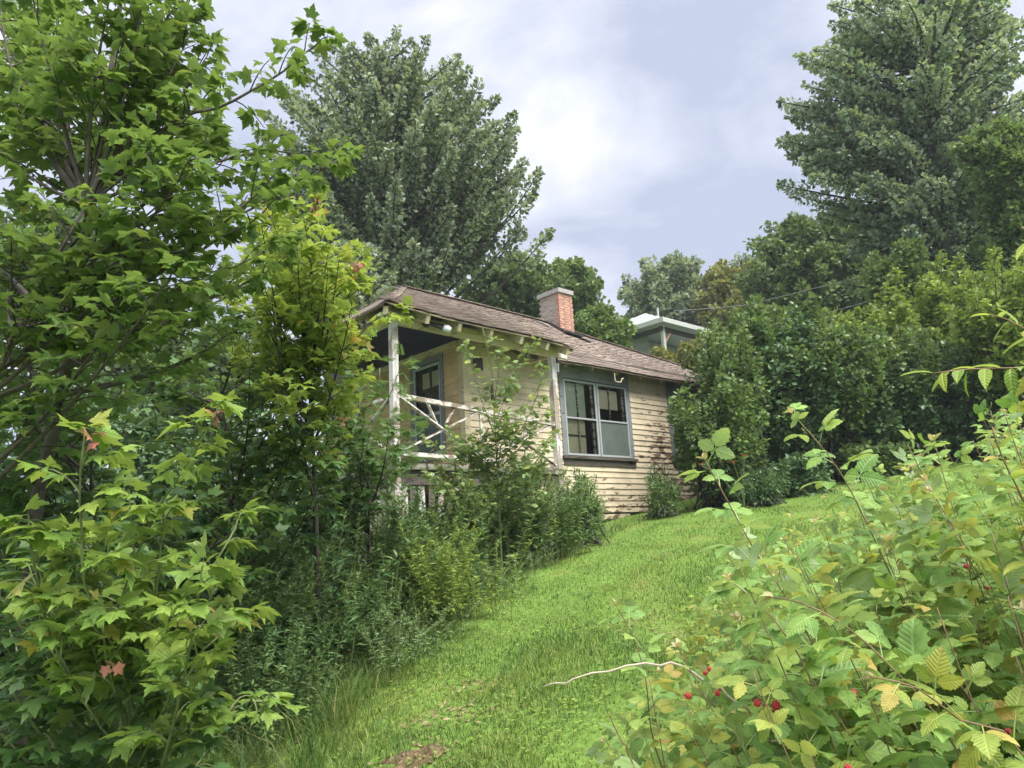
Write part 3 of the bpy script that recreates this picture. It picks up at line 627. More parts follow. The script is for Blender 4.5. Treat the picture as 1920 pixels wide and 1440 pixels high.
# windows
def window(name, o, units, label):
    u0, u1, z0, z1 = o; v = WV
    c = part(name, 'trim_grey', cottage, lambda b: [b.box(u0 - .14, u0, v - .04, v + .03, hz(z0 - .02), hz(z1 + .02)), b.box(u1, u1 + .12, v - .04, v + .03, hz(z0 - .02), hz(z1 + .02)), b.box(u0 - .14, u1 + .12, v - .043, v + .03, hz(z1 + .021), hz(5.42))], label)
    boxp('sill', 'dark_wood', c, u0 - .18, u1 + .16, v - .10, v + .02, z0 - .08, z0 - .021)
    boxp('apron', 'dark_wood', c, u0 - .14, u1 + .14, v - .045, v + .015, z0 - .22, z0 - .081)
    n_ = len(units); wdt = (u1 - u0 - .05 * (n_ - 1)) / n_
    if n_ > 1: boxp('mullion', 'trim_grey', c, u0 + wdt, u0 + wdt + .05, v - .02, v + .06, z0, z1)
    for k, kind in enumerate(units):
        a0 = u0 + k * (wdt + .05); a1 = a0 + wdt; zm = z0 + (z1 - z0) * .49; t = .042
        fr = part('storm_frame', 'alu', c, lambda b: [b.box(a0, a0 + t, v - .035, v - .005, hz(z0), hz(z1)), b.box(a1 - t, a1, v - .035, v - .005, hz(z0), hz(z1)), b.box(a0 + t, a1 - t, v - .035, v - .005, hz(z0), hz(z0 + t)), b.box(a0 + t, a1 - t, v - .035, v - .005, hz(z1 - t), hz(z1)), b.box(a0 + t, a1 - t, v - .037, v - .005, hz(zm - .018), hz(zm + .018))])
        part('upper_pane', 'glass', c, lambda b: panep(b, a0 + t, a1 - t, v - .018, zm + .018, z1 - t))
        if kind != 'right': part('lower_pane', 'glass', c, lambda b: panep(b, a0 + t, a1 - t, v - .018, z0 + t, zm - .018))
        else: part('insect_screen', 'screen', c, lambda b: b.box(a0 + t, a1 - t, v - .014, v - .010, hz(z0 + t), hz(zm - .018)), 'dull green insect screen in the lower half')
        um = (a0 + a1) / 2 - .03
        sh = part('sash', 'sash', c, lambda b: [b.box(a0 + t, a0 + t + .05, v + .03, v + .065, hz(z0), hz(z1)), b.box(a1 - t - .07, a1 - t, v + .03, v + .065, hz(z0), hz(z1)), b.box(a0 + t + .05, a1 - t - .07, v + .03, v + .065, hz(zm - .03), hz(zm + .03)), b.box(a0 + t + .05, a1 - t - .07, v + .03, v + .065, hz(z0), hz(z0 + .05)), b.box(a0 + t + .05, a1 - t - .07, v + .03, v + .065, hz(z1 - .05), hz(z1))])
        boxp('muntin', 'sash', c, um - .012, um + .012, v + .034, v + .06, zm + .03, z1 - .05)
        boxp('muntin', 'rail_paint', c, um - .012, um + .012, v + .034, v + .06, z0 + .05, zm - .03)
        if kind == 'left':
            boxp('curtain', 'curtain', c, a0 + .02, a0 + wdt * .74, v + .072, v + .08, zm - .02, z1 - .01, 'pale drawn curtain behind the upper left pane')
            boxp('window_shade', 'shade', c, a0 + .02, a0 + wdt * .70, v + .082, v + .09, z0 + .02, zm - .021, 'cream shade behind the lower left pane')
            boxp('shade_board', 'dark_wood', c, a0 + wdt * .16, a0 + wdt * .72, v + .070, v + .081, z0 + .42, z0 + .47)
        elif kind == 'right':
            boxp('window_shade', 'shade', c, a0 + .03, a1 - .22, v + .072, v + .08, zm + .30, z1 - .10, 'cream shade half lowered behind the upper right pane')
        boxp('painted_dark_panel', 'painted_dark_panel', c, a0, a1, v + .55, v + .57, z0 - .1, z1 + .1)  # added panel; its near-black colour paints the dark of the room
    return c
window('double_window', W1O, ['left', 'right'], 'blue-grey trimmed pair of sash windows with storm frames')
window('side_window', W2O, ['plain'], 'blue-grey trimmed window half hidden by the shrub')

# door on the porch
d = part('door', 'trim_grey', cottage, lambda b: [b.box(WU - .045, WU + .03, DO[0] - .11, DO[0], hz(DO[2] - .02), hz(DO[3] + .02)), b.box(WU - .045, WU + .03, DO[1], DO[1] + .11, hz(DO[2] - .02), hz(DO[3] + .02)), b.box(WU - .048, WU + .03, DO[0] - .11, DO[1] + .11, hz(DO[3] + .021), hz(DO[3] + .15)), b.box(WU - .09, WU + .03, DO[0] - .13, DO[1] + .13, hz(DO[2] - .10), hz(DO[2] - .021))], 'blue-grey framed door with a dark screen door')
part('screen_door_frame', 'alu', d, lambda b: [b.box(WU - .03, WU, DO[0], DO[0] + .05, hz(DO[2]), hz(DO[3])), b.box(WU - .03, WU, DO[1] - .05, DO[1], hz(DO[2]), hz(DO[3])), b.box(WU - .03, WU, DO[0] + .05, DO[1] - .05, hz(DO[3] - .05), hz(DO[3])), b.box(WU - .03, WU, DO[0] + .05, DO[1] - .05, hz(DO[2]), hz(DO[2] + .06)), b.box(WU - .032, WU, DO[0] + .05, DO[1] - .05, hz(4.16), hz(4.22))])
part('upper_pane', 'glass', d, lambda b: b.add([(WU - .016, vv, hz(zz)) for vv, zz in ((DO[1] - .05, 4.22), (DO[0] + .05, 4.22), (DO[0] + .05, DO[3] - .05), (DO[1] - .05, DO[3] - .05))], [[[0, 1, 2, 3]]]))
part('lower_screen', 'screen', d, lambda b: b.box(WU - .018, WU - .014, DO[0] + .05, DO[1] - .05, hz(DO[2] + .06), hz(4.16)))
part('inner_door', 'dark_wood', d, lambda b: [b.box(WU + .07, WU + .10, DO[0] - .02, DO[1] + .02, hz(DO[2]), hz(4.75)), b.box(WU + .07, WU + .10, DO[0] - .02, DO[0] + .16, hz(4.75), hz(DO[3])), b.box(WU + .07, WU + .10, DO[1] - .16, DO[1] + .02, hz(4.75), hz(DO[3])), b.box(WU + .07, WU + .10, (DO[0] + DO[1]) / 2 - .03, (DO[0] + DO[1]) / 2 + .03, hz(4.75), hz(DO[3])), b.box(WU + .07, WU + .10, DO[0] - .02, DO[1] + .02, hz(DO[3] - .1), hz(DO[3] + .02))])
for q in (0, 1):
    part('door_light', 'shade', d, lambda b: b.box(WU + .08, WU + .09, DO[0] + .16 + q * .32, DO[0] + .42 + q * .32, hz(4.78), hz(DO[3] - .12)))
boxp('name_plate', 'dark_wood', cottage, 2.75, 2.81, WV - .045, WV - .032, 4.35, 4.68, 'narrow brown plaque by the corner')
boxp('meter_box', 'lamp_dark', cottage, WU + .22, WU + .42, WV - .10, WV - .035, 4.92, 5.16, 'small dark box under the porch roof')

# porch: deck, posts, railing, beams
porch = boxp('porch', 'deck', cottage, -.08, 2.06, -.08, 4.0, 2.84, 2.93, 'raised wooden corner porch with worn white rail')
boxp('deck_return', 'deck', porch, 2.061, 3.9, -.08, WV - .04, 2.842, 2.928)
for k in range(13):
    boxp('deck_board_end', 'deck', porch, -.06 + k * .30 + hr.uniform(-.01, .01), .20 + k * .30, -.115 - hr.uniform(0, .02), -.081, 2.85 + hr.uniform(-.01, .01), 2.945)
beamp('floor_joist', 'dark_wood', porch, (-.05, -.02, 2.72), (3.85, -.02, 2.72), .06, .22)
beamp('floor_joist', 'dark_wood', porch, (-.03, .02, 2.72), (-.03, 3.9, 2.72), .06, .22)
def post(u, v, z0, z1, mat, wd=.115):
    o = part('post', mat, porch, lambda b: b.hexa([(u + (i * wd / 2) + (.015 if zz > 3 else 0), v + j * wd / 2, hz(zz)) for zz in (z0, z1) for j in (-1, 1) for i in (-1, 1)])); return o
post(0, 0, 1.1, 5.29, 'post_paint'); post(3.76, 0, 1.6, 5.22, 'post_paint', .12); post(0, 3.62, 1.0, 5.28, 'trim_tan')
beamp('top_rail', 'rail_paint', porch, (.06, -.0, 4.07), (3.70, .0, 3.83), .10, .075)
beamp('top_rail', 'rail_paint', porch, (0, .06, 4.05), (0, 3.56, 4.0), .10, .05)
beamp('bottom_rail', 'rail_paint', porch, (.06, 0, 3.12), (3.70, 0, 3.00), .07, .07)
beamp('bottom_rail', 'rail_paint', porch, (0, .06, 3.1), (0, 3.56, 3.06), .07, .05)
def rz_(u): return 4.045 - .066 * u
def bz_(u): return 3.145 - .033 * u
for a, c in ((.10, 1.80), (1.90, 3.66)):
    beamp('cross_brace', 'rail_paint', porch, (a, -.02, rz_(a)), (c, -.02, bz_(c)), .024, .095, (0, 1, 0))
    beamp('cross_brace', 'rail_paint', porch, (c, .018, rz_(c)), (a, .018, bz_(a)), .024, .095, (0, 1, 0))
    mid = (a + c) / 2
    beamp('short_brace', 'rail_paint', porch, (mid - .28, 0.0, rz_(mid - .28)), (mid - .10, 0.0, rz_(mid) - .32), .02, .06, (0, 1, 0))
    beamp('short_brace', 'rail_paint', porch, (mid + .30, 0.0, rz_(mid + .3)), (mid + .12, 0.0, rz_(mid) - .30), .02, .06, (0, 1, 0))
boxp('baluster', 'rail_paint', porch, 1.815, 1.885, -.02, .02, bz_(1.85), rz_(1.85) - .03)
for a, c in ((.1, 1.8), (1.85, 3.5)):
    beamp('cross_brace', 'rail_paint', porch, (-.02, a, 4.02), (-.02, c, 3.12), .022, .075, (1, 0, 0))
    beamp('cross_brace', 'rail_paint', porch, (.018, c, 4.02), (.018, a, 3.12), .022, .075, (1, 0, 0))
beamp('roof_beam', 'trim_tan', porch, (-.12, 0, 5.36), (3.95, 0, 5.26), .10, .13)
beamp('roof_beam', 'trim_tan', porch, (-.10, -.07, 5.43), (3.9, -.07, 5.33), .03, .09)
beamp('roof_beam', 'trim_tan', porch, (0, .06, 5.35), (0, 3.9, 5.35), .10, .13)
beamp('roof_beam', 'trim_tan', porch, (3.76, .06, 5.24), (3.76, WV - .03, 5.24), .09, .11)
beamp('wall_plate', 'trim_tan', porch, (WU - .06, WV + .1, 5.44), (WU - .06, 4.2, 5.44), .05, .12)
part('ceiling', 'blue', porch, lambda b: b.hexa([(u, v, hz(zz) + dz) for dz in (0, .015) for v, zz in ((.07, 5.47), (4.0, 5.50)) for u in (.07, 1.95)]), 'navy blue painted porch ceiling')
# boards closing the space under the deck
for k in range(22):
    v = .12 + k * .165
    beamp('skirting_board', 'post_paint' if k % 3 else 'trim_tan', porch, (-.02 + hr.normal() * .006, v, 1.15), (-.02, v + hr.normal() * .01, 2.62), .02, .12, (0, 1, 0))
for k in range(7):
    u = .15 + k * .18
    beamp('skirting_board', 'dark_wood' if k % 2 else 'post_paint', porch, (u, -.01, 1.3), (u + hr.normal() * .01, -.01, 2.6), .12, .02, (0, 1, 0))

# roofs
EA_V, RI_V = -.45, 3.0
def porch_eave(u): return 5.455 - .036 * u - .02 * np.sin(u * 1.6)
def ridge_z(u): return np.interp(u, [2.3, 4.3, 6.6, 7.9, 10, 12.3, 13.5], [7.25, 7.22, 7.17, 7.03, 6.88, 6.72, 6.6])
def pz(u, v):
    t = (v - EA_V) / (RI_V - EA_V); return porch_eave(u) * (1 - t) + ridge_z(max(u, 2.3)) * t - .03 * math.sin(math.pi * t)
ME_V = .33
def mz(u, v):
    t = (v - ME_V) / (RI_V - ME_V); return (5.235 + .012 * math.sin(u * 1.4) + .006 * u) * (1 - t) + ridge_z(u) * t - .05 * math.sin(math.pi * t)
def sheet(name, mat, parent, grid, th=.03, label=None):
    "a roof deck of real thickness over a grid of (u, v, z) points"
    g = np.array(grid, float); a, c, _ = g.shape; g[..., 2] -= HZ; b = Buf(); low = g.copy(); low[..., 2] -= th
    i, j = np.meshgrid(np.arange(c - 1), np.arange(a - 1)); q = (j * c + i).ravel(); F4 = np.column_stack([q, q + 1, q + c + 1, q + c]); o = a * c
    ring = [k for k in range(c)] + [r * c + c - 1 for r in range(1, a)] + [(a - 1) * c + k for k in range(c - 2, -1, -1)] + [r * c for r in range(a - 2, 0, -1)]
    S = [[ring[k], ring[k] + o, ring[(k + 1) % len(ring)] + o, ring[(k + 1) % len(ring)]] for k in range(len(ring))]
    b.add(np.vstack([g.reshape(-1, 3), low.reshape(-1, 3)]), [F4, F4[:, ::-1] + o, S]); ob = b.build(name, M[mat], parent)
    if label: ob['label'] = label
    return ob
vs = np.linspace(EA_V, RI_V, 12)
def hip_u(v): return -.45 + (2.3 + .45) * (v - EA_V) / (RI_V - EA_V)
PR_END = 3.95
def porch_right(v): return PR_END + np.clip((v - EA_V) / 3.45, 0, 1) ** 2 * 2.2
roof_p = sheet('porch_roof', 'soffit', cottage, [[(u, v, pz(u, v)) for u in np.linspace(hip_u(v), porch_right(v), 14)] for v in vs], label='brown shingled porch roof with a hip and exposed rafter tails')
sheet('hip_soffit', 'soffit', roof_p, [[(-.44 + (2.75) * t, v, 5.42 + (7.25 - 5.455) * t) for v in np.linspace(EA_V + .02 + 3.45 * t, 6.43 - 3.45 * t * .999, 8)] for t in np.linspace(0, .97, 8)], .012)
sheet('hip_end', 'shingle', roof_p, [[(-.45 + (2.75) * t, v, 5.455 + (7.25 - 5.455) * t) for v in np.linspace(EA_V + 3.45 * t, 6.45 - 3.45 * t * .999, 8)] for t in np.linspace(0, .98, 8)])
roof_m = sheet('main_roof', 'soffit', cottage, [[(u, v, mz(u, v)) for u in np.linspace(3.2, 12.6, 24)] for v in np.linspace(ME_V, RI_V, 10)], label='brown shingle main roof with a sagging ridge')
sheet('back_slope', 'shingle', roof_m, [[(u, v, ridge_z(u) - (v - RI_V) * .55) for u in np.linspace(2.3, 12.6, 16)] for v in np.linspace(RI_V, 6.55, 5)])
sb = Buf(); L_, W_ = .22, .295
sb.hexa([(i * W_ / 2, y, zz + (.012 if y < .01 else .004)) for zz in (0, .011) for y in (-.004, L_) for i in (-1, 1)])
shmesh = sb.mesh('shingle', M['shingle'])
def shingle_roof(parent, zf, v0, v1, lo, hi, expo, lift=.012):
    items = []; row = 0; v = v0 - .02; sl = math.atan2(zf(5, v1) - zf(5, v0), v1 - v0); dv = expo * math.cos(sl)
    while v < v1 - .02:
        u = lo(v) + hr.uniform(0, .29)
        while u < hi(v) - .05:
            va = max(v, v0); vb = min(v + .16, v1); s_ = math.atan2(zf(u, vb) - zf(u, va), vb - va)
            items.append((u, v, zf(u, v) + lift + hr.uniform(0, .006), s_ - .035, hr.normal() * .012)); u += .30
        v += dv; row += 1
    items.sort(key=lambda q: (q[0] * .731 - q[1] * .682 - 1.94) ** 2 + (q[0] * .682 + q[1] * .731 + 11.97) ** 2)
    for u, v, zz, s_, w_ in items[:300]:
        o = link('shingle', shmesh, parent, (u, v + hr.uniform(-.008, .008), hz(zz))); o.rotation_euler = (s_, 0, w_)
    b = Buf(); base = sb.v[0]
    for u, v, zz, s_, w_ in items[300:]:
        c, s = math.cos(s_), math.sin(s_); q = np.column_stack([base[:, 0], base[:, 1] * c - base[:, 2] * s, base[:, 1] * s + base[:, 2] * c])
        b.add(q + [u, v, hz(zz)], [sb.f[0]])
    if b.n: tag(b.build('upper_shingles', M['shingle'], parent), kind='stuff')
shingle_roof(roof_p, lambda u, v: pz(u, v), EA_V, RI_V, hip_u, porch_right, .145)
shingle_roof(roof_m, lambda u, v: mz(u, v), ME_V, RI_V, lambda v: 3.5, lambda v: 12.55, .145)
for k in range(15):   # hip and ridge caps
    t = k / 15 * .98; p0 = (-.45 + 2.75 * t, -.45 + 3.45 * t); p1 = (p0[0] + .24, p0[1] + .30)
    beamp('hip_cap', 'shingle', roof_p, (*p0, pz(*p0) + .03), (*p1, pz(*p1) + .022), .20, .014)
for k in range(38):
    u = 2.3 + k * .27; beamp('ridge_cap', 'shingle', roof_m, (u, RI_V, float(ridge_z(u)) + .035), (u + .29, RI_V, float(ridge_z(u + .29)) + .025), .22, .016)
beamp('hip_rafter', 'trim_tan', roof_p, (-.37, -.37, 5.36), (.55, .78, 5.97), .075, .13)
for u in (.45, 1.13, 1.85, 2.6, 3.28, 3.84):   # porch rafter tails
    beamp('rafter_tail', 'trim_tan', roof_p, (u, EA_V + .05, pz(u, EA_V + .05) - .12), (u, min(1.2, (u + .45) * 1.2545 - .55), pz(u, min(1.2, (u + .45) * 1.2545 - .55)) - .14), .075, .15)
for v in (.55, 1.3, 2.05, 2.8, 3.55, 4.3, 5.1):
    ue = min(.55, hip_u(v) - .12); beamp('rafter_tail', 'trim_tan', roof_p, (-.40, v, 5.39), (ue, v, 5.385 + (ue + .4) * .645), .055, .11)
for u in (4.6, 5.45, 6.3, 7.15, 8.0, 8.85, 9.7, 10.6, 11.5):
    beamp('rafter_tail', 'soffit', roof_m, (u, ME_V + .04, mz(u, ME_V + .04) - .08), (u, .80, mz(u, .80) - .10), .05, .09)
beamp('barge_board', 'soffit', roof_p, (PR_END, EA_V + .01, pz(PR_END, EA_V) - .04), (PR_END, WV, pz(PR_END, WV) - .05), .025, .08)
boxp('gutter_block', 'post_paint', roof_m, 3.96, 4.30, .05, .12, 5.24, 5.34, 'short white board under the porch roof corner')

# chimney
chim = boxp('chimney', 'mortar', cottage, 6.93, 7.41, 2.61, 3.29, 6.3, 7.93, 'brick chimney, limewashed on one side and bare red on the other')
def unit_brick(wd, dp):
    b = Buf(); h = .028; c = .004; b.hexa([(i * (wd / 2 - (c if j == jj else 0)), j * dp / 2, k * h) for k in (-1, 1) for j in (-1, 1) for i in (-1, 1) for jj in (9,)]); return b
bmr = unit_brick(.098 * 2, .10).mesh('brick', M['brick_red']); bmg = unit_brick(.198, .10).mesh('brick', M['brick_grey'])
bhalf_r = unit_brick(.094, .10).mesh('brick', M['brick_red']); bhalf_g = unit_brick(.094, .10).mesh('brick', M['brick_grey'])
for k in range(21):
    zc = 6.52 + k * .067; off = .0 if k % 2 else .104
    for a in np.arange(6.90 + (.05 if off else .10), 7.43, .208):
        w_ = bmr if a + .1 < 7.45 and a - .1 > 6.89 else bhalf_r
        if w_ is bhalf_r: a = np.clip(a, 6.95, 7.385)
        o = link('brick', w_, chim, (float(a), 2.60 + hr.normal() * .002 + .045, hz(zc)))
    for a in np.arange(2.66 + off, 3.31, .208):
        o = link('brick', bmg if a + .1 < 3.33 else bhalf_g, chim, (6.965 + hr.normal() * .0025, float(a + (.04 if a < 2.7 else 0)), hz(zc))); o.rotation_euler = (0, 0, math.pi / 2)
boxp('cap', 'stone_cap', chim, 6.87, 7.45, 2.55, 3.36, 7.931, 8.045)
beamp('flashing', 'tar', chim, (6.85, 2.5, mz(6.9, 2.5) + .05), (7.5, 2.5, mz(7.4, 2.5) + .05), .30, .05)
beamp('flashing', 'tar', chim, (6.87, 2.5, mz(6.9, 2.5) + .08), (6.87, 3.05, mz(6.9, 2.99) + .09), .07, .10)
beamp('metal_flashing', 'flashing', chim, (7.40, 2.40, mz(7.4, 2.4) + .06), (7.72, 2.34, mz(7.7, 2.34) + .045), .20, .012)
beamp('metal_flashing', 'flashing', chim, (6.2, 2.75, float(mz(6.4, 2.75)) + .09), (6.5, 2.6, float(mz(6.7, 2.6)) + .08), .06, .012)

# lamps and bracket
fl = part('floodlight', 'lamp_dark', cottage, lambda b: b.tube([(.62, -.09, hz(5.36)), (.62, -.14, hz(5.36))], .065, 12))
part('lamp_head', 'lamp_dark', fl, lambda b: b.tube([(.64, -.15, hz(5.37)), (.74, -.22, hz(5.33)), (.80, -.27, hz(5.30)), (.84, -.30, hz(5.28))], [.035, .045, .052, .06], 12))
part('bulb', 'lamp_glass', fl, lambda b: b.tube([(.845, -.303, hz(5.278)), (.90, -.345, hz(5.25)), (.94, -.375, hz(5.228))], [.058, .068, .045], 12))
part('wire', 'lamp_dark', fl, lambda b: b.tube([(.2, -.10, hz(5.42)), (.35, -.105, hz(5.40)), (.42, -.11, hz(5.44)), (.52, -.11, hz(5.40)), (.62, -.11, hz(5.38))], .006, 4))
ln = part('lantern', 'lamp_dark', cottage, lambda b: [b.tube([(3.93, -.0, hz(5.2)), (3.93, 0, hz(5.16)), (3.93, 0, hz(5.10)), (3.93, 0, hz(5.09))], [.012, .03, .075, .07], 8), b.tube([(3.93, 0, hz(4.90)), (3.93, 0, hz(4.88))], .05, 8)] + [b.beam((3.93 + a * .048, c * .048, hz(4.90)), (3.93 + a * .06, c * .06, hz(5.09)), .009, .009) for a in (-1, 1) for c in (-1, 1)])
part('lantern_glass', 'lamp_glass', ln, lambda b: b.tube([(3.93, 0, hz(4.905)), (3.93, 0, hz(5.085))], [.042, .055], 4))
part('bracket', 'lamp_dark', ln, lambda b: b.beam((3.81, 0, hz(5.2)), (3.94, 0, hz(5.2)), .02, .02))
part('hook', 'trim_tan', cottage, lambda b: b.tube([(6.12, .33, hz(5.20)), (6.13, .33, hz(5.02)), (6.22, .32, hz(5.0)), (6.31, .31, hz(5.01)), (6.33, .30, hz(5.08)), (6.38, .29, hz(5.10))], .014, 6), 'bent pale hook under the eave')

# ---------------------------------------------------------------- neighbour's house and wires
nb = at(1240, 600, 36); NA = rad(43)
nd1 = np.array([math.cos(NA), math.sin(NA), 0]); nd2 = np.array([-math.sin(NA), math.cos(NA), 0])
gz = float(ground_z(nb[0], nb[1])); nh = empty('neighbour_house', (nb[0], nb[1], gz), 'far house with pale green metal roof and white porch post above the cottage roof', 'house')
nh.rotation_euler = (0, 0, NA); ez = nb[2] - gz
M['green_roof'] = simple('pale_green_metal_roof', (.35, .39, .375), .6, .3, .1, 2, metal=.1)
M['fascia'] = simple('grey_white_fascia', (.48, .49, .485), .6, .3, .12, 2)
M['nsiding'] = simple('grey_green_siding', (.26, .285, .265), .7, .3, .12, 2)
def npart(name, mat, fn, parent=nh):
    b = Buf(); fn(b); return b.build(name, M[mat], parent)
npart('wall', 'nsiding', lambda b: [b.box(.5, 8.2, 2.6, 5.4, -1.5, ez - .12), b.box(.42, .5, 1.2, 2.6, -1.5, ez - .15)])
def hiproof(b):
    c = np.array([(-.3, -.3, ez), (9, -.3, ez), (9, 6, ez), (-.3, 6, ez), (2.6, 2.85, ez + 1.55), (6.2, 2.85, ez + 1.55)])
    b.add(c, [[[0, 1, 5, 4], [2, 3, 4, 5]], [[1, 2, 5], [3, 0, 4]], [[3, 2, 1, 0]]])
npart('roof', 'green_roof', hiproof)
for k in range(1, 7):
    t = k / 7; npart('roof_seam', 'green_roof', lambda b: b.beam((-.3 + .02, -.3 + 6.3 * t, ez + .02), (-.3 + 2.9 * (1 - abs(2 * t - 1)), -.3 + 6.3 * t, ez + .02 + 1.55 * (1 - abs(2 * t - 1))), .05, .04))
npart('fascia', 'fascia', lambda b: b.box(-.33, -.30, -.33, 6, ez - .2, ez + .03)); npart('fascia', 'fascia', lambda b: b.box(-.30, 9, -.33, -.30, ez - .2, ez + .03))
for u in (.05, 3.0, 6.0): npart('porch_post', 'fascia', lambda b: b.box(u, u + .16, 0, .16, -1.5, ez - .3))
npart('beam', 'bark_dark', lambda b: b.box(-.1, 8.4, .0, .15, ez - .52, ez - .31)); npart('beam', 'bark_dark', lambda b: b.box(.0, .15, .16, 2.6, ez - .52, ez - .31))
npart('brace', 'brick_red', lambda b: b.beam((.2, .08, ez - 1.1), (.75, .08, ez - .5), .08, .08)); npart('porch_floor', 'fascia', lambda b: b.box(0, 8.4, 0, 2.6, ez - 2.9, ez - 2.7))
nw_ = npart('window', 'fascia', lambda b: b.box(2.1, 3.5, 2.56, 2.6, ez - 2.0, ez - .7)); npart('pane', 'painted_dark_panel', lambda b: b.box(2.2, 3.4, 2.55, 2.56, ez - 1.9, ez - .8), nw_); npart('vent_pipe', 'fascia', lambda b: b.tube([(1.2, 1.0, ez + .3), (1.2, 1.0, ez + 1.1)], .05, 8))  # the far pane is coloured near-black for an unlit room
M['wire'] = simple('lit_wire_grey', (.42, .42, .42), .6, .3, .1)  # pale grey: the light on the wires is put into the colour
def wire(pts, label):
    p = np.array([at(*q) for q in pts]); b = Buf(); b.tube(p - p[0], .008, 4, cap=False)
    tag(b.build('overhead_wire', M['wire'], None, loc=Vector(p[0].tolist())), label, 'wire', 'overhead wires')
wire([(1262, 583, 36), (1310, 580, 35), (1400, 572, 32), (1610, 520, 27), (1990, 380, 22)], 'overhead wire running right from the far green roofed house')
wire([(1440, 610, 34), (1545, 588, 31), (1640, 562, 29), (1990, 440, 24)], 'lower overhead wire before the dark trees on the right')
wire([(1560, 660, 21), (1690, 616, 20), (1800, 572, 19), (1920, 532, 18), (2020, 490, 17)], 'thick overhead wire crossing low over the lime green bushes')

# ---------------------------------------------------------------- trees behind
def ptips(rng, n, poly, d0, d1):
    poly = np.array(poly, float); lo, hi = poly.min(0), poly.max(0); out = []
    while len(out) < n:
        p = rng.uniform(lo, hi); ins = False; j = len(poly) - 1
        for i in range(len(poly)):
            if (poly[i, 1] > p[1]) != (poly[j, 1] > p[1]) and p[0] < (poly[j, 0] - poly[i, 0]) * (p[1] - poly[i, 1]) / (poly[j, 1] - poly[i, 1]) + poly[i, 0]: ins = not ins
            j = i
        if ins: out.append(at(p[0], p[1], rng.uniform(d0, d1)))
    return out
def below(x, y, d):
    p = at(x, y, d); return on_ground(p[0], p[1])
def px_shell(rng, cx, cy, d, rx, ry, n, lo=.6, depth=.8):
    c = at(cx, cy, d); return list(shell_tips(rng, c, (rx / F_PX * d, rx / F_PX * d * depth, ry / F_PX * d), n, lo))
rt = np.random.default_rng(21)
D = 27
tips = [at(x, y, D + rt.uniform(-1, 1)) for x, y in ((545, 120), (585, 88), (615, 78), (655, 85), (690, 70), (745, 52), (775, 75), (800, 72), (840, 120), (862, 103), (880, 180), (905, 185), (930, 230), (966, 214), (950, 290), (985, 300), (1012, 318), (1005, 360), (1035, 430), (985, 430), (930, 445), (520, 160), (500, 215), (478, 245), (470, 320))]
tips += px_shell(rt, 745, 300, D, 235, 215, 260, .45) + px_shell(rt, 715, 230, D - 1, 150, 140, 70, .15) + px_shell(rt, 850, 400, D, 150, 100, 70, .3) + px_shell(rt, 600, 400, D, 140, 140, 70, .3) + px_shell(rt, 760, 480, D - 1.5, 120, 60, 40, .3)
far_tree('maple_tree', 'huge grey-green maple standing behind the cottage, pale leaf undersides turned up by wind', 'tree', below(745, 560, D), at(720, 130, D), tips, 'big_maple', rt, 210, 2.0, .42, .165, .26, .9, tmpl=KITE, upb=.3)
D = 25
tips = [at(x, y, D + rt.uniform(-1.2, 1)) for x, y in ((1555, 8), (1575, 40), (1495, 105), (1530, 120), (1458, 190), (1475, 200), (1470, 262), (1500, 300), (1458, 345), (1475, 358), (1520, 330), (1530, 410), (1560, 230), (1640, -20), (1560, 90), (1880, 60), (1850, 110), (1900, 130))]
tips += px_shell(rt, 1700, 120, D, 190, 190, 140, .4) + px_shell(rt, 1690, 330, D, 200, 150, 130, .4) + px_shell(rt, 1740, 470, D, 170, 130, 120, .4) + px_shell(rt, 1575, 250, D, 115, 110, 80, .3) + px_shell(rt, 1820, 250, D, 130, 220, 120, .4) + px_shell(rt, 1860, 60, D, 90, 110, 45, .4)
far_tree('tall_tree', 'tallest dark green tree at right, long boughs reaching left into the sky', 'tree', below(1765, 640, D), at(1720, -60, D), tips, 'tall_tree', rt, 180, 2.1, .40, .16, .28, .25, tmpl=KITE, upb=.4)
def backtree(name, label, cx, cy, d, rx, ry, n, mat, n_per=120, plume=1.6, rr=.6, leaf=.2, tr=.2, lift=.6, more=(), group='trees on the slope behind', base_y=640):
    tp = px_shell(rt, cx, cy, d, rx, ry, n, .45)
    for q in more: tp += px_shell(rt, *q[:2], d, *q[2:], .4)
    far_tree(name, label, 'tree', below(cx, base_y, d), at(cx, cy - ry * .5, d), tp, mat, rt, n_per, plume, rr, leaf, tr, lift, group)
backtree('broadleaf_tree', 'loose grey-green tree on the skyline just above the green metal roof', 1250, 555, 46, 100, 85, 140, 'big_maple', 110, 2.2, .75, .28)
backtree('broadleaf_tree', 'olive yellow tree on the skyline right of the green metal roof', 1375, 565, 44, 85, 80, 100, 'yellow_tree', 110, 2.2, .75, .28)
backtree('broadleaf_tree', 'rounded mid green tree below the tall tree at right', 1500, 510, 34, 125, 115, 190, 'oak', 140, 1.8, .6, .22, more=((1580, 470, 90, 90, 90),))
backtree('broadleaf_tree', 'dark green tree beside the rounded one, under the tall tree boughs', 1620, 560, 33, 90, 90, 110, 'oak', 130, 1.8, .6, .22)
backtree('broadleaf_tree', 'low dark green tree behind the cottage ridge left of the chimney', 960, 540, 33, 110, 60, 110, 'oak', 130, 1.8, .6, .22)
backtree('broadleaf_tree', 'pointed green tree on the skyline left above the chimney', 1060, 540, 36, 75, 55, 90, 'fresh', 120, 1.8, .6, .22)
backtree('broadleaf_tree', 'small fresh green tree right of the chimney', 1125, 625, 27, 65, 55, 90, 'fresh', 120, 1.3, .45, .16)
backtree('broadleaf_tree', 'leafy maple crown behind the left end of the porch roof', 640, 540, 22, 130, 100, 80, 'big_maple', 110, 1.5, .5, .18)
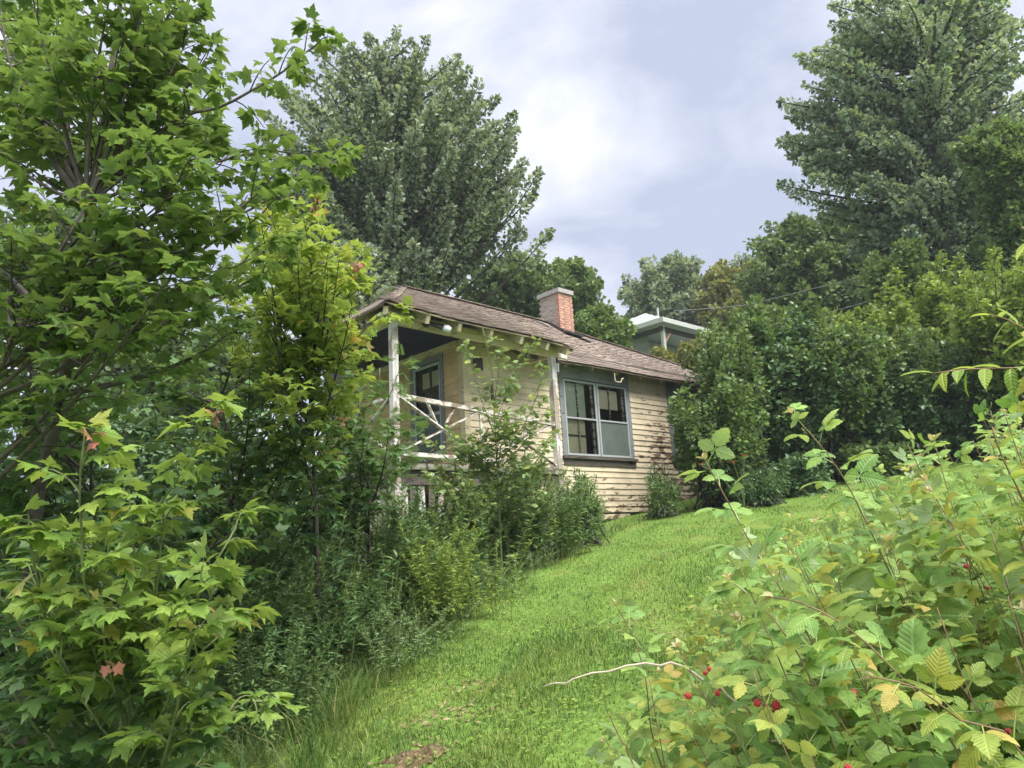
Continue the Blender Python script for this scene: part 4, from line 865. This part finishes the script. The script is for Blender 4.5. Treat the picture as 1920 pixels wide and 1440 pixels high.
backtree('broadleaf_tree', 'yellow-green tree at the right edge before the tall tree', 1905, 330, 20, 90, 130, 110, 'fresh', 130, 1.3, .42, .15, more=((1830, 270, 50, 30, 16), (1900, 460, 70, 60, 40)))
backtree('spruce_tree', 'dark spruce tips behind the lime green bushes at right', 1850, 500, 22, 60, 70, 50, 'shrub_dark', 120, 1.0, .35, .10)
backtree('dead_topped_tree', 'nearly bare topped tree on the skyline behind the olive yellow one', 1395, 500, 48, 50, 25, 40, 'big_maple', 22, 1.6, .6, .22)
backtree('broadleaf_tree', 'dim tree far behind the tall maple sapling at left edge', 80, 520, 20, 190, 190, 70, 'oak', 110, 1.5, .55, .2, base_y=900)
backtree('broadleaf_tree', 'dark trees gap filling crown low behind the left saplings', 330, 700, 17, 230, 120, 110, 'oak', 120, 1.3, .5, .18, base_y=900)

# ---------------------------------------------------------------- shrubs right of the cottage
def shrub(name, label, cx, cy, d, rx, ry, n, mat, n_per=110, leaf=.11, rr=.32, plume=.8, tmpl=KITE, upb=.9, lo=.35, group='shrubs beside the cottage', depth=.9, by=900):
    tp = px_shell(rt, cx, cy, d, rx, ry, n, lo, depth); b = below(cx, by, d); gz_ = b[2]
    tp = [t if t[2] > gz_ + .25 else np.array([t[0], t[1], gz_ + .25 + abs(t[2] - gz_) * .3]) for t in tp]
    if ry > 60:
        c = at(cx, cy, d); tp += list(shell_tips(rt, c, (rx / F_PX * d * 1.22, rx / F_PX * d * depth, ry / F_PX * d * 1.28), max(4, n // 9), .9, zmin=.05))
    far_tree(name, label, 'shrub', b, b * .7 + at(cx, cy, d) * .3, tp, mat, rt, n_per, plume, rr, leaf, .04, .6, group, tmpl, upb, stems=.5, limb_r=.35)
shrub('leafy_shrub', 'light green shrub growing against the right end of the cottage wall', 1345, 800, 15.5, 95, 105, 100, 'shrub', 110, .105)
shrub('leafy_shrub', 'loose upright shrub with light leaves over the end of the cottage roof', 1370, 700, 16.2, 70, 110, 60, 'shrub', 110, .11, plume=1.1)
shrub('rounded_bush', 'big dark green rounded bush right of the cottage', 1480, 740, 16.8, 120, 140, 170, 'shrub_dark', 130, .12, upb=1.2)
shrub('rounded_bush', 'dark green bush with deep shade beneath, middle of the right hedge', 1620, 770, 17.2, 120, 120, 150, 'shrub_dark', 130, .12, upb=1.2)
shrub('rounded_bush', 'dark bush at the right end of the hedge, meeting the lawn', 1760, 770, 17.0, 120, 110, 140, 'shrub_dark', 130, .12, upb=1.2)
shrub('lime_bush', 'bright green bushy top rising above the big rounded bush', 1450, 640, 18.6, 115, 75, 110, 'shrub', 110, .13, upb=.9)
shrub('lime_bush', 'lime green bush rising behind the middle of the right hedge', 1640, 650, 19.5, 110, 90, 110, 'shrub_lime', 110, .13)
shrub('lime_bush', 'lime green thicket climbing the bank at right under the wire', 1790, 610, 19.5, 140, 110, 150, 'shrub_lime', 110, .13)
shrub('lime_bush', 'yellow-green bush at the right edge below the spruce', 1900, 600, 15.5, 90, 120, 100, 'shrub_lime', 110, .12)
shrub('lime_bush', 'tall light green sapling clump in front of the tall tree trunk', 1690, 500, 22, 60, 60, 60, 'fresh', 110, .15)
shrub('weed_bush', 'feathery green bush at the foot of the peeling wall', 1240, 915, 15.3, 42, 55, 45, 'goldenrod', 150, .075, .2, 1.5, LANCE)
shrub('weed_bush', 'low green bush on the lawn edge below the rounded bush', 1420, 905, 14.6, 70, 45, 60, 'goldenrod_dark', 150, .08, .2, 1.5, LANCE)
shrub('weed_bush', 'dense green bush under the double window by the porch post', 1085, 935, 13.0, 55, 60, 60, 'goldenrod', 160, .075, .2, 1.5, LANCE)
shrub('weed_bush', 'feathery brown-green bush below the middle of the porch', 985, 930, 11.6, 65, 70, 70, 'meadowsweet', 170, .06, .18, 1.5, LANCE)
shrub('rounded_bush', 'shaded bush at the right edge under the cherry shoots', 1890, 745, 16.0, 110, 100, 100, 'shrub_dark', 120, .12, upb=1.2)
for cx, cy, d, rx, ry, mt, lab in ((1560, 690, 16.6, 90, 90, 'shrub', 'lighter bush top between the two dark bushes of the hedge'), (1690, 690, 17.0, 80, 80, 'shrub', 'mid green bush standing proud of the hedge at right'), (1500, 890, 15.2, 60, 40, 'shrub_dark', 'low dark bush spilling from the hedge onto the lawn'), (1640, 860, 16.0, 80, 35, 'shrub', 'low leafy growth under the middle of the hedge'), (1415, 640, 17.2, 80, 70, 'shrub', 'light bush top just right of the cottage roof end')):
    shrub('hedge_bush', lab, cx, cy, d, rx, ry, 60, mt, 110, .11, .3, .8)
shrub('brush', 'brownish green brush in front of the far house, above the cottage ridge', 1290, 672, 25, 75, 42, 70, 'yellow_tree', 110, .15, .4, .9, by=740)
# red lilies by the hedge
lb_ = below(1390, 900, 14.0); lily = empty('red_lily', lb_, 'red lily flowering in front of the dark bush', 'flower')
b = Buf(); c_ = Buf()
for x, y in ((1397, 856), (1375, 868), (1312, 872)):
    tp = at(x, y, 14.0) - lb_; b.tube(bez((0, 0, 0), tp * [.3, .3, .7], tp, 8), .006, 4)
    for k in range(6):
        a = k * 1.047; c_.stamp(LANCE, [tp], [(math.cos(a), math.sin(a), .7)], [(0, 0, 1)], [.11])
b.build('stem', M['stem_green'], lily); M['lily'] = simple('lily_petal', (.60, .07, .05), .5, .3, .2); tag(c_.build('petals', M['lily'], lily), kind='stuff')

# thicket under the left trees
for cx, cy, d, rx, ry, n_, lab in ((120, 900, 9.5, 220, 170, 90, 'dark thicket bush deep behind the tall maple trunk'), (420, 900, 10.5, 170, 170, 90, 'dark thicket bush in the shade left of the porch'), (330, 1100, 7.6, 180, 110, 70, 'low shaded bush under the maple saplings'), (40, 1150, 6.0, 160, 180, 70, 'shaded bush at the left edge low behind the maple shrub'), (600, 960, 9.6, 80, 110, 50, 'dark bush in front of the porch foundation post')):
    shrub('thicket_bush', lab, cx, cy, d, rx, ry, n_, 'shrub_dark', 110, .10, .3, .7, group='bushes in the left thicket', by=1100)

# ---------------------------------------------------------------- weeds between lawn and porch
def weed_clump(mat, stems, hgt, rng, leaf=.085, per=70, spread=.28, tmpl=LANCE):
    sb_, fb = Buf(), Buf()
    for _ in range(stems):
        o = np.array([*(rng.normal(size=2) * spread), 0]); h = hgt * rng.uniform(.6, 1.1); tip = o + [*(rng.normal(size=2) * .16 + o[:2] * .25), h]
        p = bez(o, o + [0, 0, h * .6], tip, 7); sb_.tube(p, np.linspace(.005, .002, 7), 3, cap=False)
        k = int(per * rng.uniform(.8, 1.2)); t = rng.uniform(.12, 1, k) ** .75; a = rng.uniform(0, 6.28, k)
        idx = np.clip(t * 6, 0, 5.999); i = idx.astype(int); f = (idx - i)[:, None]; q = p[i] * (1 - f) + p[i + 1] * f
        yd = np.column_stack([np.cos(a), np.sin(a), .15 + .9 * t ** 3 + rng.normal(size=k) * .2])
        fb.stamp(tmpl, q, yd, UPV + rng.normal(size=(k, 3)) * .3, leaf * (1.15 - .65 * t) * rng.uniform(.7, 1.25, k))
    return sb_.mesh('stems', M['stem_green']), fb.mesh('foliage', M[mat])
rw = np.random.default_rng(8)
KINDS = [('goldenrod', 'goldenrod_dark', 'dark leafy weed clump', 'dark weeds below the porch'), ('goldenrod', 'goldenrod', 'green goldenrod clump', 'goldenrod below the porch'), ('goldenrod', 'goldenrod_lime', 'yellow-green weed clump', 'yellow-green weeds'), ('meadowsweet', 'meadowsweet', 'pale grey-green weed clump', 'pale weeds at the lawn edge')]
CL = [[weed_clump(k[1], 13, 1.05 if i != 3 else .55, rw, .11 if i != 3 else .07, 95) for _ in range(2)] for i, k in enumerate(KINDS)]
def put_clump(kind, x, y, s):
    k = KINDS[kind]; zn = ('beside the lower left maple shrub' if y < 6.6 else ('midway along the lawn edge' if y < 9.3 else 'close under the porch')); dp = 'next to the lawn' if lawn_left(y) - x < .75 else 'deeper in the thicket'; lab = k[2] + ' ' + zn + ', ' + dp; root = empty(k[0], on_ground(x, y), lab, 'weed', lab); root.rotation_euler = (rw.normal() * .06, rw.normal() * .06, rw.uniform(0, 6.28)); root.scale = (s, s, s * rw.uniform(.85, 1.15))
    st, fo = CL[kind][rw.integers(2)]; tag(link('stems', st, root), kind='stuff'); tag(link('foliage', fo, root), kind='stuff')
for yv in np.arange(4.9, 14.6, .26):
    e = float(lawn_left(yv))
    for off, kd in ((.18, (3, 0, 3)), (.45, (0, 0, 1, 3)), (.95, (0, 1, 0)), (1.6, (0, 0, 1))):
        if rw.random() < .82: put_clump(int(rw.choice(kd)), e - off - rw.uniform(-.15, .35), yv + rw.uniform(-.15, .15), rw.uniform(.65, 1.05) * (.55 if off < .3 else (.75 if off < .5 else 1)))
for x, y, d in ((825, 1060, 8.2), (850, 1110, 8.0), (790, 1090, 7.8), (860, 1160, 7.6), (520, 1120, 6.2), (560, 1090, 6.6)):
    p = at(x, y, d); put_clump(2 if x > 700 else 1, p[0], p[1], .9)
for k, x in enumerate(range(735, 870, 20)):
    p = at(x, 980, 10.1 + .4 * (k % 2)); put_clump((1, 0)[k % 2], p[0], p[1], rw.uniform(1.05, 1.25))
for k, x in enumerate(range(770, 1050, 22)):
    p = at(x, 980, 10.9 + .9 * (x - 770) / 280 - .3 * (k % 2)); put_clump((1, 0, 1, 2)[k % 4], p[0], p[1], rw.uniform(1.1, 1.4))
for k, x in enumerate(range(440, 780, 28)):
    p = at(x, 1150, 5.9 + (x - 440) / 340 * 2.2 + .3 * (k % 2)); put_clump((0, 0, 1)[k % 3], p[0], p[1], rw.uniform(1.0, 1.3))
for x, y, d in ((735, 1200, 6.6), (790, 1160, 7.1), (700, 1230, 6.3), (930, 1080, 9.0)):
    p = at(x, y, d); put_clump(3, p[0], p[1], .9)

# ---------------------------------------------------------------- saplings before the porch
ra = np.random.default_rng(31)
A = lambda *pts: [at(*q) for q in pts]
base = below(938, 1010, 10.6)
near_tree('aspen_sapling', 'young aspen sapling with round leaves growing up in front of the porch rail', 'sapling', [[base, at(935, 930, 10.6), at(928, 800, 10.5), at(922, 700, 10.5), at(905, 615, 10.5)]],
    ptips(ra, 50, [(800, 800), (880, 760), (960, 720), (1040, 760), (1050, 880), (990, 950), (860, 940), (790, 880)], 10.1, 11.0), .095, 'aspen', 'aspen', [ROUND], ra, .018, .8,
    [A((930, 830, 10.5), (900, 740, 10.4), (882, 680, 10.4), (872, 650, 10.4)), A((930, 790, 10.5), (965, 700, 10.6), (985, 665, 10.6), (1000, 645, 10.6)), A((935, 870, 10.5), (985, 790, 10.3), (1010, 730, 10.2), (1015, 690, 10.2)), A((925, 760, 10.5), (935, 690, 10.4), (925, 640, 10.4))],
    start=.3, spacing=.065, twig=.15, pairs=2, bark='stem_green', droop=.4)
base = below(735, 1000, 9.8)
near_tree('mountain_ash', 'mountain ash sapling with feathery leaves against the white porch post', 'sapling', [[base, at(725, 900, 9.8), at(712, 780, 9.8), at(712, 690, 9.8)]],
    ptips(ra, 16, [(660, 640), (740, 650), (765, 720), (760, 880), (700, 960), (650, 840)], 9.2, 10.2), .26, 'ash', 'ash', [PINNATE], ra, .02, .8, start=.5, spacing=.16, twig=.12, pairs=2, bark='stem_green', droop=.2)

# ---------------------------------------------------------------- maples on the left
rm = np.random.default_rng(44)
base = below(40, 1330, 3.8)
near_tree('maple_tree', 'tall slender maple at left, its boughs arching over to the upper right', 'tree',
    [[base, at(62, 1000, 3.8), at(105, 790, 3.75), at(140, 600, 3.75), at(152, 480, 3.85), at(182, 330, 3.95), at(192, 230, 4.0), at(215, 90, 4.1), at(235, -80, 4.2)],
     [base + [-.05, .05, 0], at(-40, 860, 3.6), at(0, 690, 3.5), at(58, 560, 3.5), at(110, 475, 3.5), at(162, 385, 3.55)]],
    ptips(rm, 70, [(-60, -60), (420, -60), (400, 60), (420, 160), (470, 260), (540, 330), (560, 420), (560, 500), (480, 590), (380, 640), (200, 690), (-60, 720)], 3.1, 5.2),
    .078, 'maple', 'maple', MAPLE, rm, .048, .6,
    [A((160, 385, 3.55), (225, 310, 3.6), (330, 225, 3.7), (440, 190, 3.75), (530, 130, 3.8), (590, 92, 3.85)), A((150, 500, 3.8), (230, 425, 3.7), (310, 345, 3.7), (450, 290, 3.8), (560, 285, 3.9)), A((145, 560, 3.75), (260, 500, 3.9), (370, 450, 4.1), (480, 385, 4.2), (640, 300, 4.4)), A((190, 240, 4.0), (240, 140, 3.9), (300, 60, 3.9), (350, 10, 3.9)), A((150, 510, 3.85), (240, 470, 3.6), (330, 475, 3.5), (420, 445, 3.5), (500, 400, 3.5)), A((140, 600, 3.75), (260, 580, 4), (400, 560, 4.2), (520, 500, 4.4))],
    spacing=.088, twig=.31, pairs=4)
base = below(600, 1080, 6.6)
near_tree('maple_sapling', 'bright yellow-green maple sapling leaning towards the porch roof, tips turning orange', 'sapling',
    [[base, at(590, 900, 6.6), at(580, 720, 6.5), at(585, 560, 6.4), at(590, 440, 6.4)]],
    ptips(rm, 70, [(470, 440), (590, 400), (640, 440), (690, 540), (700, 620), (680, 720), (640, 800), (540, 800), (440, 700), (420, 560)], 5.6, 7.2), .092, 'maple_lime', 'maplel', MAPLE, rm, .03, .7,
    [A((585, 560, 6.4), (600, 470, 6.3), (590, 390, 6.3)), A((585, 620, 6.4), (630, 560, 6.2), (668, 500, 6.1)), A((585, 700, 6.5), (640, 660, 6.1), (690, 610, 6.0), (735, 582, 6.0))], spacing=.12, twig=.28)
for k, (bx, by, dd, poly, d0, d1, n_, lab) in enumerate((
    (430, 1150, 6.8, [(250, 640), (480, 600), (600, 720), (640, 860), (600, 1000), (420, 1040), (250, 900)], 5.8, 7.6, 34, 'shaded dark green maple sapling in the middle of the left thicket'),
    (690, 1050, 8.2, [(600, 760), (690, 720), (760, 820), (760, 920), (690, 980), (590, 1000), (560, 880)], 7.4, 8.8, 34, 'dark maple sapling hiding the left corner of the porch deck'),
    (180, 1250, 5.0, [(-50, 700), (180, 690), (330, 800), (400, 950), (330, 1120), (100, 1200), (-50, 1150)], 4.4, 5.8, 40, 'dark green maple sapling behind the tall maple trunk'),
    (330, 1200, 5.6, [(250, 900), (480, 900), (520, 1060), (420, 1180), (260, 1180)], 5.0, 6.2, 18, 'shaded low maple sapling left of the goldenrod'))):
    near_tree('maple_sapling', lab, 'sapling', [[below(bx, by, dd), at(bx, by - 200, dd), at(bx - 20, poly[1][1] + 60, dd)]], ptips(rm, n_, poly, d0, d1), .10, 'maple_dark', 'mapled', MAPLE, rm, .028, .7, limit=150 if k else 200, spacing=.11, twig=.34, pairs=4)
base = below(240, 1520, 2.7)
near_tree('maple_shrub', 'light green maple shoots in the lower left foreground with pink new leaves at the tips', 'shrub', [[base, base + [0, .05, .3], base + [.02, .1, .7]]],
    ptips(rm, 8, [(60, 960), (200, 900), (400, 900), (430, 1100), (250, 1250), (40, 1150)], 2.3, 2.9), .085, 'maple_young', 'mapley', MAPLE, rm, .016, 1.2,
    [A((240, 1400, 2.7), (180, 1150, 2.5), (150, 950, 2.45), (158, 838, 2.4)), A((250, 1400, 2.7), (220, 1150, 2.6), (300, 950, 2.6), (400, 785, 2.6)), A((260, 1420, 2.8), (330, 1180, 2.8), (400, 1060, 2.8), (440, 992, 2.85)), A((260, 1440, 2.7), (330, 1280, 2.6), (390, 1210, 2.6), (440, 1170, 2.6)), A((280, 1460, 2.8), (350, 1380, 2.8), (440, 1330, 2.8), (490, 1310, 2.8)), A((240, 1440, 2.7), (100, 1200, 2.5), (50, 1000, 2.4))],
    spacing=.09, twig=.19, pairs=3, bark='stem_green', start=.35)
base = below(150, 1540, 2.9)
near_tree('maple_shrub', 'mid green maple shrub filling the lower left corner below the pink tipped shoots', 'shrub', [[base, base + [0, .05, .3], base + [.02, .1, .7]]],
    ptips(rm, 36, [(-40, 1000), (150, 980), (300, 1080), (400, 1250), (430, 1430), (-40, 1440)], 2.6, 3.6), .085, 'maple_dark', 'mapled', MAPLE, rm, .016, 1.2, spacing=.09, twig=.2, pairs=3, bark='stem_green', start=.3)  # lower mass gets the darkened leaf, its shade put into the colour
def accent(parent_label, pts, mat, key, size):
    "a few new red or orange leaves at the shoot tips"
    par = [o for o in bpy.data.objects if o.get('label') == parent_label][0]; pos = []; yd = []
    for p in pts:
        c = at(*p)
        for _ in range(3): pos.append(c + rm.normal(size=3) * .02); yd.append(nrm(rm.normal(size=3) + [0, 0, -.4]))
    leaf_objects(par, MAPLE, M[mat], np.array(pos), np.array(yd), nrm(rm.normal(size=(len(pos), 3)) * .6 + UPV), np.full(len(pos), size) * rm.uniform(.7, 1.1, len(pos)), key)
accent('light green maple shoots in the lower left foreground with pink new leaves at the tips', [(165, 822, 2.38), (402, 772, 2.58), (198, 1255, 2.5), (405, 1168, 2.58)], 'red_leaf', 'red', .055)
accent('bright yellow-green maple sapling leaning towards the porch roof, tips turning orange', [(588, 382, 6.3), (668, 494, 6.1), (640, 790, 6.1)], 'red_leaf', 'red', .085)
accent('bright yellow-green maple sapling leaning towards the porch roof, tips turning orange', [(660, 615, 6.05), (628, 575, 6.1), (655, 520, 6.1), (600, 400, 6.3), (680, 640, 6.0)], 'orange_leaf', 'orange', .10)

# ---------------------------------------------------------------- raspberry patch on the right
rb_ = np.random.default_rng(77)
bm_ = Buf()
for k in range(22):
    zz = 1 - 2 * (k + .5) / 22; a = k * 2.4; r_ = math.sqrt(1 - zz * zz); c0 = np.array([r_ * math.cos(a), r_ * math.sin(a), zz * 1.1]) * .0065
    bm_.tube([c0 * .55, c0 * .9, c0 * 1.25], [.0030, .0034, .0012], 5)
berry_mesh = bm_.mesh('berry', M['berry'], smooth=True)
def cane(path, label, group=None, leaf=.18, mat='raspberry', key='rasp', step=.032, tip=True, tmpls=None, stem='cane', start=.1, droop=.35, berries=(), cat='plant', name='raspberry_cane', thick=.0036, wild=.25):
    p = smooth_path(path, .04); base = p[0]; root = empty(name, base, label, cat, group)
    s = np.concatenate([[0], np.cumsum(np.linalg.norm(np.diff(p, axis=0), axis=1))]); L = s[-1]
    b = Buf(); b.tube(p - base, np.linspace(thick, thick * .4, len(p)), 5); b.build('cane', M[stem], root, smooth=True)
    pos = []; yd = []; nm = []; sz = []; a = rb_.uniform(0, 6.28)
    for d in np.arange(start * L, L, step):
        i = min(np.searchsorted(s, d, 'right') - 1, len(p) - 2); q = p[i] + (p[i + 1] - p[i]) * (d - s[i]) / max(s[i + 1] - s[i], 1e-6); t = nrm(p[i + 1] - p[i]); a += 2.4 + rb_.normal() * .3
        x = nrm(np.cross(t, [.3, .2, .9])); y = np.cross(t, x); f = d / L
        o = nrm(np.cos(a) * x + np.sin(a) * y + t * (.25 + .5 * f) + UPV * .15 - UPV * droop * (1 - .5 * f))
        pos.append(q); yd.append(o); nm.append(UPV + rb_.normal(size=3) * wild + o * .3); sz.append(leaf * rb_.uniform(.75, 1.2) * (1.05 - .62 * f ** 3))
    leaf_objects(root, tmpls or RASP, M[mat], pos, yd, nm, sz, key)
    if tip:
        t = nrm(p[-1] - p[-3]); k = 4; aa = np.arange(k) * 1.7
        x = nrm(np.cross(t, [.3, .2, .9])); y = np.cross(t, x)
        leaf_objects(root, [OVAL], M['pink_tip'], np.repeat(p[-1:], k, 0), [t + .7 * (math.cos(q) * x + math.sin(q) * y) for q in aa], np.tile(UPV, (k, 1)) + rb_.normal(size=(k, 3)) * .3, np.full(k, .026), 'pink', name='tip_leaf')
    for q in berries:
        o = link('berry', berry_mesh, root, Vector((q - base).tolist())); sc0 = rb_.uniform(.75, 1.1); o.scale = (sc0,) * 3
    return root
def rooted(pts):
    f = at(*pts[0]); g = on_ground(f[0] + .12, f[1] + .05); return [g, g * .5 + f * .5 + [.03, 0, .05]] + [at(*q) for q in pts]
def near_b(pts): return [at(*q) for q in pts]
cane(rooted([(1560, 1290, 1.75), (1480, 1130, 1.75), (1420, 1040, 1.78), (1370, 950, 1.8), (1322, 862, 1.82)]), 'tall raspberry cane rising against the lawn, tip level with the wall foot', 'raspberry canes on the bank')
cane(rooted([(1760, 1300, 1.9), (1680, 1100, 1.95), (1600, 930, 2.0), (1550, 850, 2.0), (1485, 775, 2.05)]), 'tallest raspberry cane, its tip over the dark bushes', 'raspberry canes on the bank', .17)
cane(rooted([(1228, 1400, 2.3), (1210, 1270, 2.3), (1185, 1190, 2.3), (1155, 1135, 2.3)]), 'short raspberry cane standing alone in front of the lawn', 'raspberry canes on the bank', .15)
cane(rooted([(1540, 1330, 1.55), (1480, 1200, 1.55), (1420, 1130, 1.58), (1370, 1090, 1.6)]), 'raspberry cane bowing left with broad drooping leaves', 'raspberry canes on the bank', .17, berries=near_b([(1420, 1318, 1.5), (1438, 1330, 1.51), (1455, 1322, 1.5), (1458, 1336, 1.5)]))
cane(rooted([(1800, 1420, 1.35), (1680, 1260, 1.35), (1580, 1170, 1.38), (1500, 1130, 1.4), (1450, 1120, 1.42)]), 'nearest raspberry cane arching left with large veined leaves', 'raspberry canes on the bank', .15)
cane(rooted([(1930, 1430, 1.25), (1800, 1350, 1.25), (1720, 1290, 1.25), (1640, 1270, 1.25)]), 'low raspberry cane with yellowish end leaves at the lower right', 'raspberry canes on the bank', .13, 'raspberry_yellow', 'raspy')
cane(rooted([(1650, 1080, 2.6), (1690, 980, 2.6), (1660, 920, 2.6)]), 'raspberry cane beside the tallest one, half behind it', 'raspberry canes on the bank', .15)
FILL = [(1100, 1420), (1170, 1280), (1290, 1130), (1360, 1030), (1480, 990), (1570, 940), (1680, 860), (1780, 800), (1930, 720), (1930, 1440), (1080, 1440)]
TOPB = [(1290, 1130), (1350, 1000), (1480, 960), (1570, 905), (1680, 840), (1780, 800), (1930, 700), (1930, 880), (1700, 960), (1560, 1060), (1420, 1180), (1300, 1240)]
BER = {5: [(1290, 1305, 1.9), (1350, 1290, 1.9)], 9: [(1765, 1060, 2.0), (1772, 1068, 2.0), (1812, 1062, 2.0)], 13: [(1890, 1372, 1.4)], 17: [(1470, 1216, 1.95), (1480, 1219, 1.95)], 21: [(1330, 1255, 2.1), (1345, 1300, 2.1), (1322, 1262, 2.1)], 25: [(1850, 1100, 2.0), (1740, 1108, 2.0)], 29: [(1590, 1440, 1.3), (1600, 1300, 1.5)]}
for k, tip in enumerate(ptips(rb_, 110, FILL, 1.35, 3.6) + ptips(rb_, 80, TOPB, 1.7, 4.2)):
    yel = rb_.random() < (.3 if (tip[0] < 1.1) else .09); b0 = on_ground(tip[0] + rb_.normal() * .12 + .12, tip[1] + rb_.normal() * .12); hh = tip[2] - b0[2]
    if hh < .35: tip = tip + [0, 0, .4]; hh = tip[2] - b0[2]
    mid = b0 * .4 + tip * .6 + [.06, 0, .10 * hh]
    v_ = tip - EYE; zx = 960 + F_PX * (v_ @ CR) / (v_ @ FW); zy = 720 - F_PX * (v_ @ CU) / (v_ @ FW)
    zone = 'along the lawn side of the patch' if zx < 1420 else ('at the right edge of the patch' if zx > 1720 else 'in the middle of the patch'); dist = 'near' if tip[1] < 1.8 else ('far' if tip[1] > 2.6 else 'mid-distance')
    lab = ('yellowing ' if yel else 'green ') + 'raspberry cane ' + zone + ', ' + {'near': 'among the nearest ones', 'far': 'among the farthest ones', 'mid-distance': 'between near and far ones'}[dist]
    cane([b0, b0 * .7 + mid * .3 + [0, 0, .1], mid, tip], lab, lab.replace('raspberry cane', 'canes'), rb_.uniform(.105, .15), 'raspberry_yellow' if yel else 'raspberry', 'raspy' if yel else 'rasp', .034, rb_.random() < .3, berries=near_b(BER.get(k, [])), start=.2, thick=.0026, wild=.55, droop=.6)
# low growth filling the patch floor
k = 5500; q = np.column_stack([rb_.uniform(.2, 5.2, k), rb_.uniform(.9, 7.5, k)])
q = q[(q[:, 0] > .45 + .10 * q[:, 1] + .25 * np.sin(q[:, 1] * 3)) & (q[:, 0] > .13 * q[:, 1] + .45)]; k = len(q); hgt = rb_.random(k) ** 1.6 * .62 * np.clip((q[:, 0] - .2 * q[:, 1]) * 1.6, .15, 1); a = rb_.uniform(0, 6.28, k)
ub = Buf(); ub.stamp(OVAL, np.column_stack([q, ground_z(q[:, 0], q[:, 1]) + .02 + hgt]), np.column_stack([np.cos(a), np.sin(a), rb_.normal(size=k) * .3]), UPV + rb_.normal(size=(k, 3)) * .4, rb_.uniform(.04, .085, k))
tag(ub.build('undergrowth', M['shrub_lime'], None, smooth=True), 'low green undergrowth between the raspberry canes', 'ground cover', kind='stuff')
# narrow-leaved plants at the right edge
for k, (x, y, d) in enumerate(((1860, 1000, 1.7), (1900, 930, 1.9), (1800, 1010, 2.2), (1890, 1120, 1.5), (1740, 900, 2.8), (1830, 880, 2.6), (1905, 1230, 1.3))):
    tp = at(x, y, d); b0 = on_ground(tp[0] + .1, tp[1] + .05)
    cane([b0, b0 * .5 + tp * .5 + [.03, 0, 0], tp], 'upright goldenrod with narrow leaves at the right edge', 'goldenrod at the right edge', .085, 'ash', 'gold', .022, False, [ovate(.11, 4, .3, .2)], 'cane', .2, .1, name='goldenrod', cat='weed')
# leaning cherry at the right edge, a shoot at the bottom, and the dead twig
LEAFC = [ovate(.19, 7, .35, .3, .03)]
cb = on_ground(2.05, 1.15)
def cherry(pts, label, step=.02, leaf=.11, droop=.9, **k): return cane([cb, cb * .5 + at(*pts[0]) * .5 + [.1, 0, 0]] + [at(*q) for q in pts], label, 'cherry shoots at the right edge', leaf, 'lance', 'cherry', step, False, LEAFC, 'cane', k.get('start', .5), droop, name='cherry_shoot', cat='sapling')
cherry([(2060, 740, 1.4), (1980, 690, 1.4), (1900, 690, 1.4), (1820, 692, 1.4), (1750, 700, 1.4)], 'cherry shoot reaching in level from the right, long leaves hanging in a row', droop=1.5, step=.016)
cherry([(2080, 700, 1.3), (2000, 560, 1.3), (1955, 470, 1.3), (1915, 425, 1.3)], 'cherry shoot with drooping leaves at the upper right edge', droop=1.2)
cherry([(2040, 800, 1.6), (1960, 650, 1.6), (1890, 600, 1.6), (1855, 590, 1.6)], 'cherry shoot with an orange tip leaf between the other two', droop=1.0)
cherry([(2000, 1120, 1.3), (1930, 960, 1.3), (1880, 860, 1.3), (1860, 800, 1.3)], 'upright cherry shoot with broad yellow-green leaves at right', droop=.1, leaf=.10)
cane(rooted([(1195, 1455, 1.45), (1165, 1390, 1.45), (1140, 1335, 1.45)]), 'reddish willow shoot with oval grey-green leaves at the bottom edge', None, .105, 'aspen', 'willow', .035, False, [ovate(.27, 6, .25, .25)], 'cane', .55, .05, name='willow_shoot', cat='sapling')
tw = smooth_path([at(1500, 1400, 1.75), at(1430, 1345, 1.75), at(1380, 1315, 1.75), at(1320, 1275, 1.75), at(1278, 1248, 1.75), at(1235, 1243, 1.75), at(1190, 1250, 1.76), at(1140, 1258, 1.78), at(1060, 1277, 1.8), at(1018, 1288, 1.82)], .02)
g_ = on_ground(tw[0][0] + .1, tw[0][1]); tw = np.vstack([g_, g_ * .5 + tw[0] * .5, tw]); tw[3:-1] += rb_.normal(size=(len(tw) - 4, 3)) * .0028
b = Buf(); b.tube(tw - g_, np.linspace(.0045, .0016, len(tw)), 5); tag(b.build('dead_twig', M['dead_twig'], None, smooth=True, loc=Vector(g_.tolist())), 'bare pale dead twig arching over the lawn from the raspberry patch', 'twig')

# ---------------------------------------------------------------- thin haze added to lift shadows and soften far tones
hb = Buf(); hb.box(-450, 450, -70, 560, -8, 45)
m = bpy.data.materials.new('added_haze'); m.use_nodes = True; n = N(m.node_tree)
vol = n('ShaderNodeVolumePrincipled', {'Color': (.86, .90, 1.0), 'Density': .0010, 'Anisotropy': 0.2})
out = n('ShaderNodeOutputMaterial'); n.t.links.new(vol.outputs[0], out.inputs['Volume'])
tag(hb.build('haze', m, None), 'thin added haze lifting the shadows and softening the far trees', 'haze', kind='stuff')
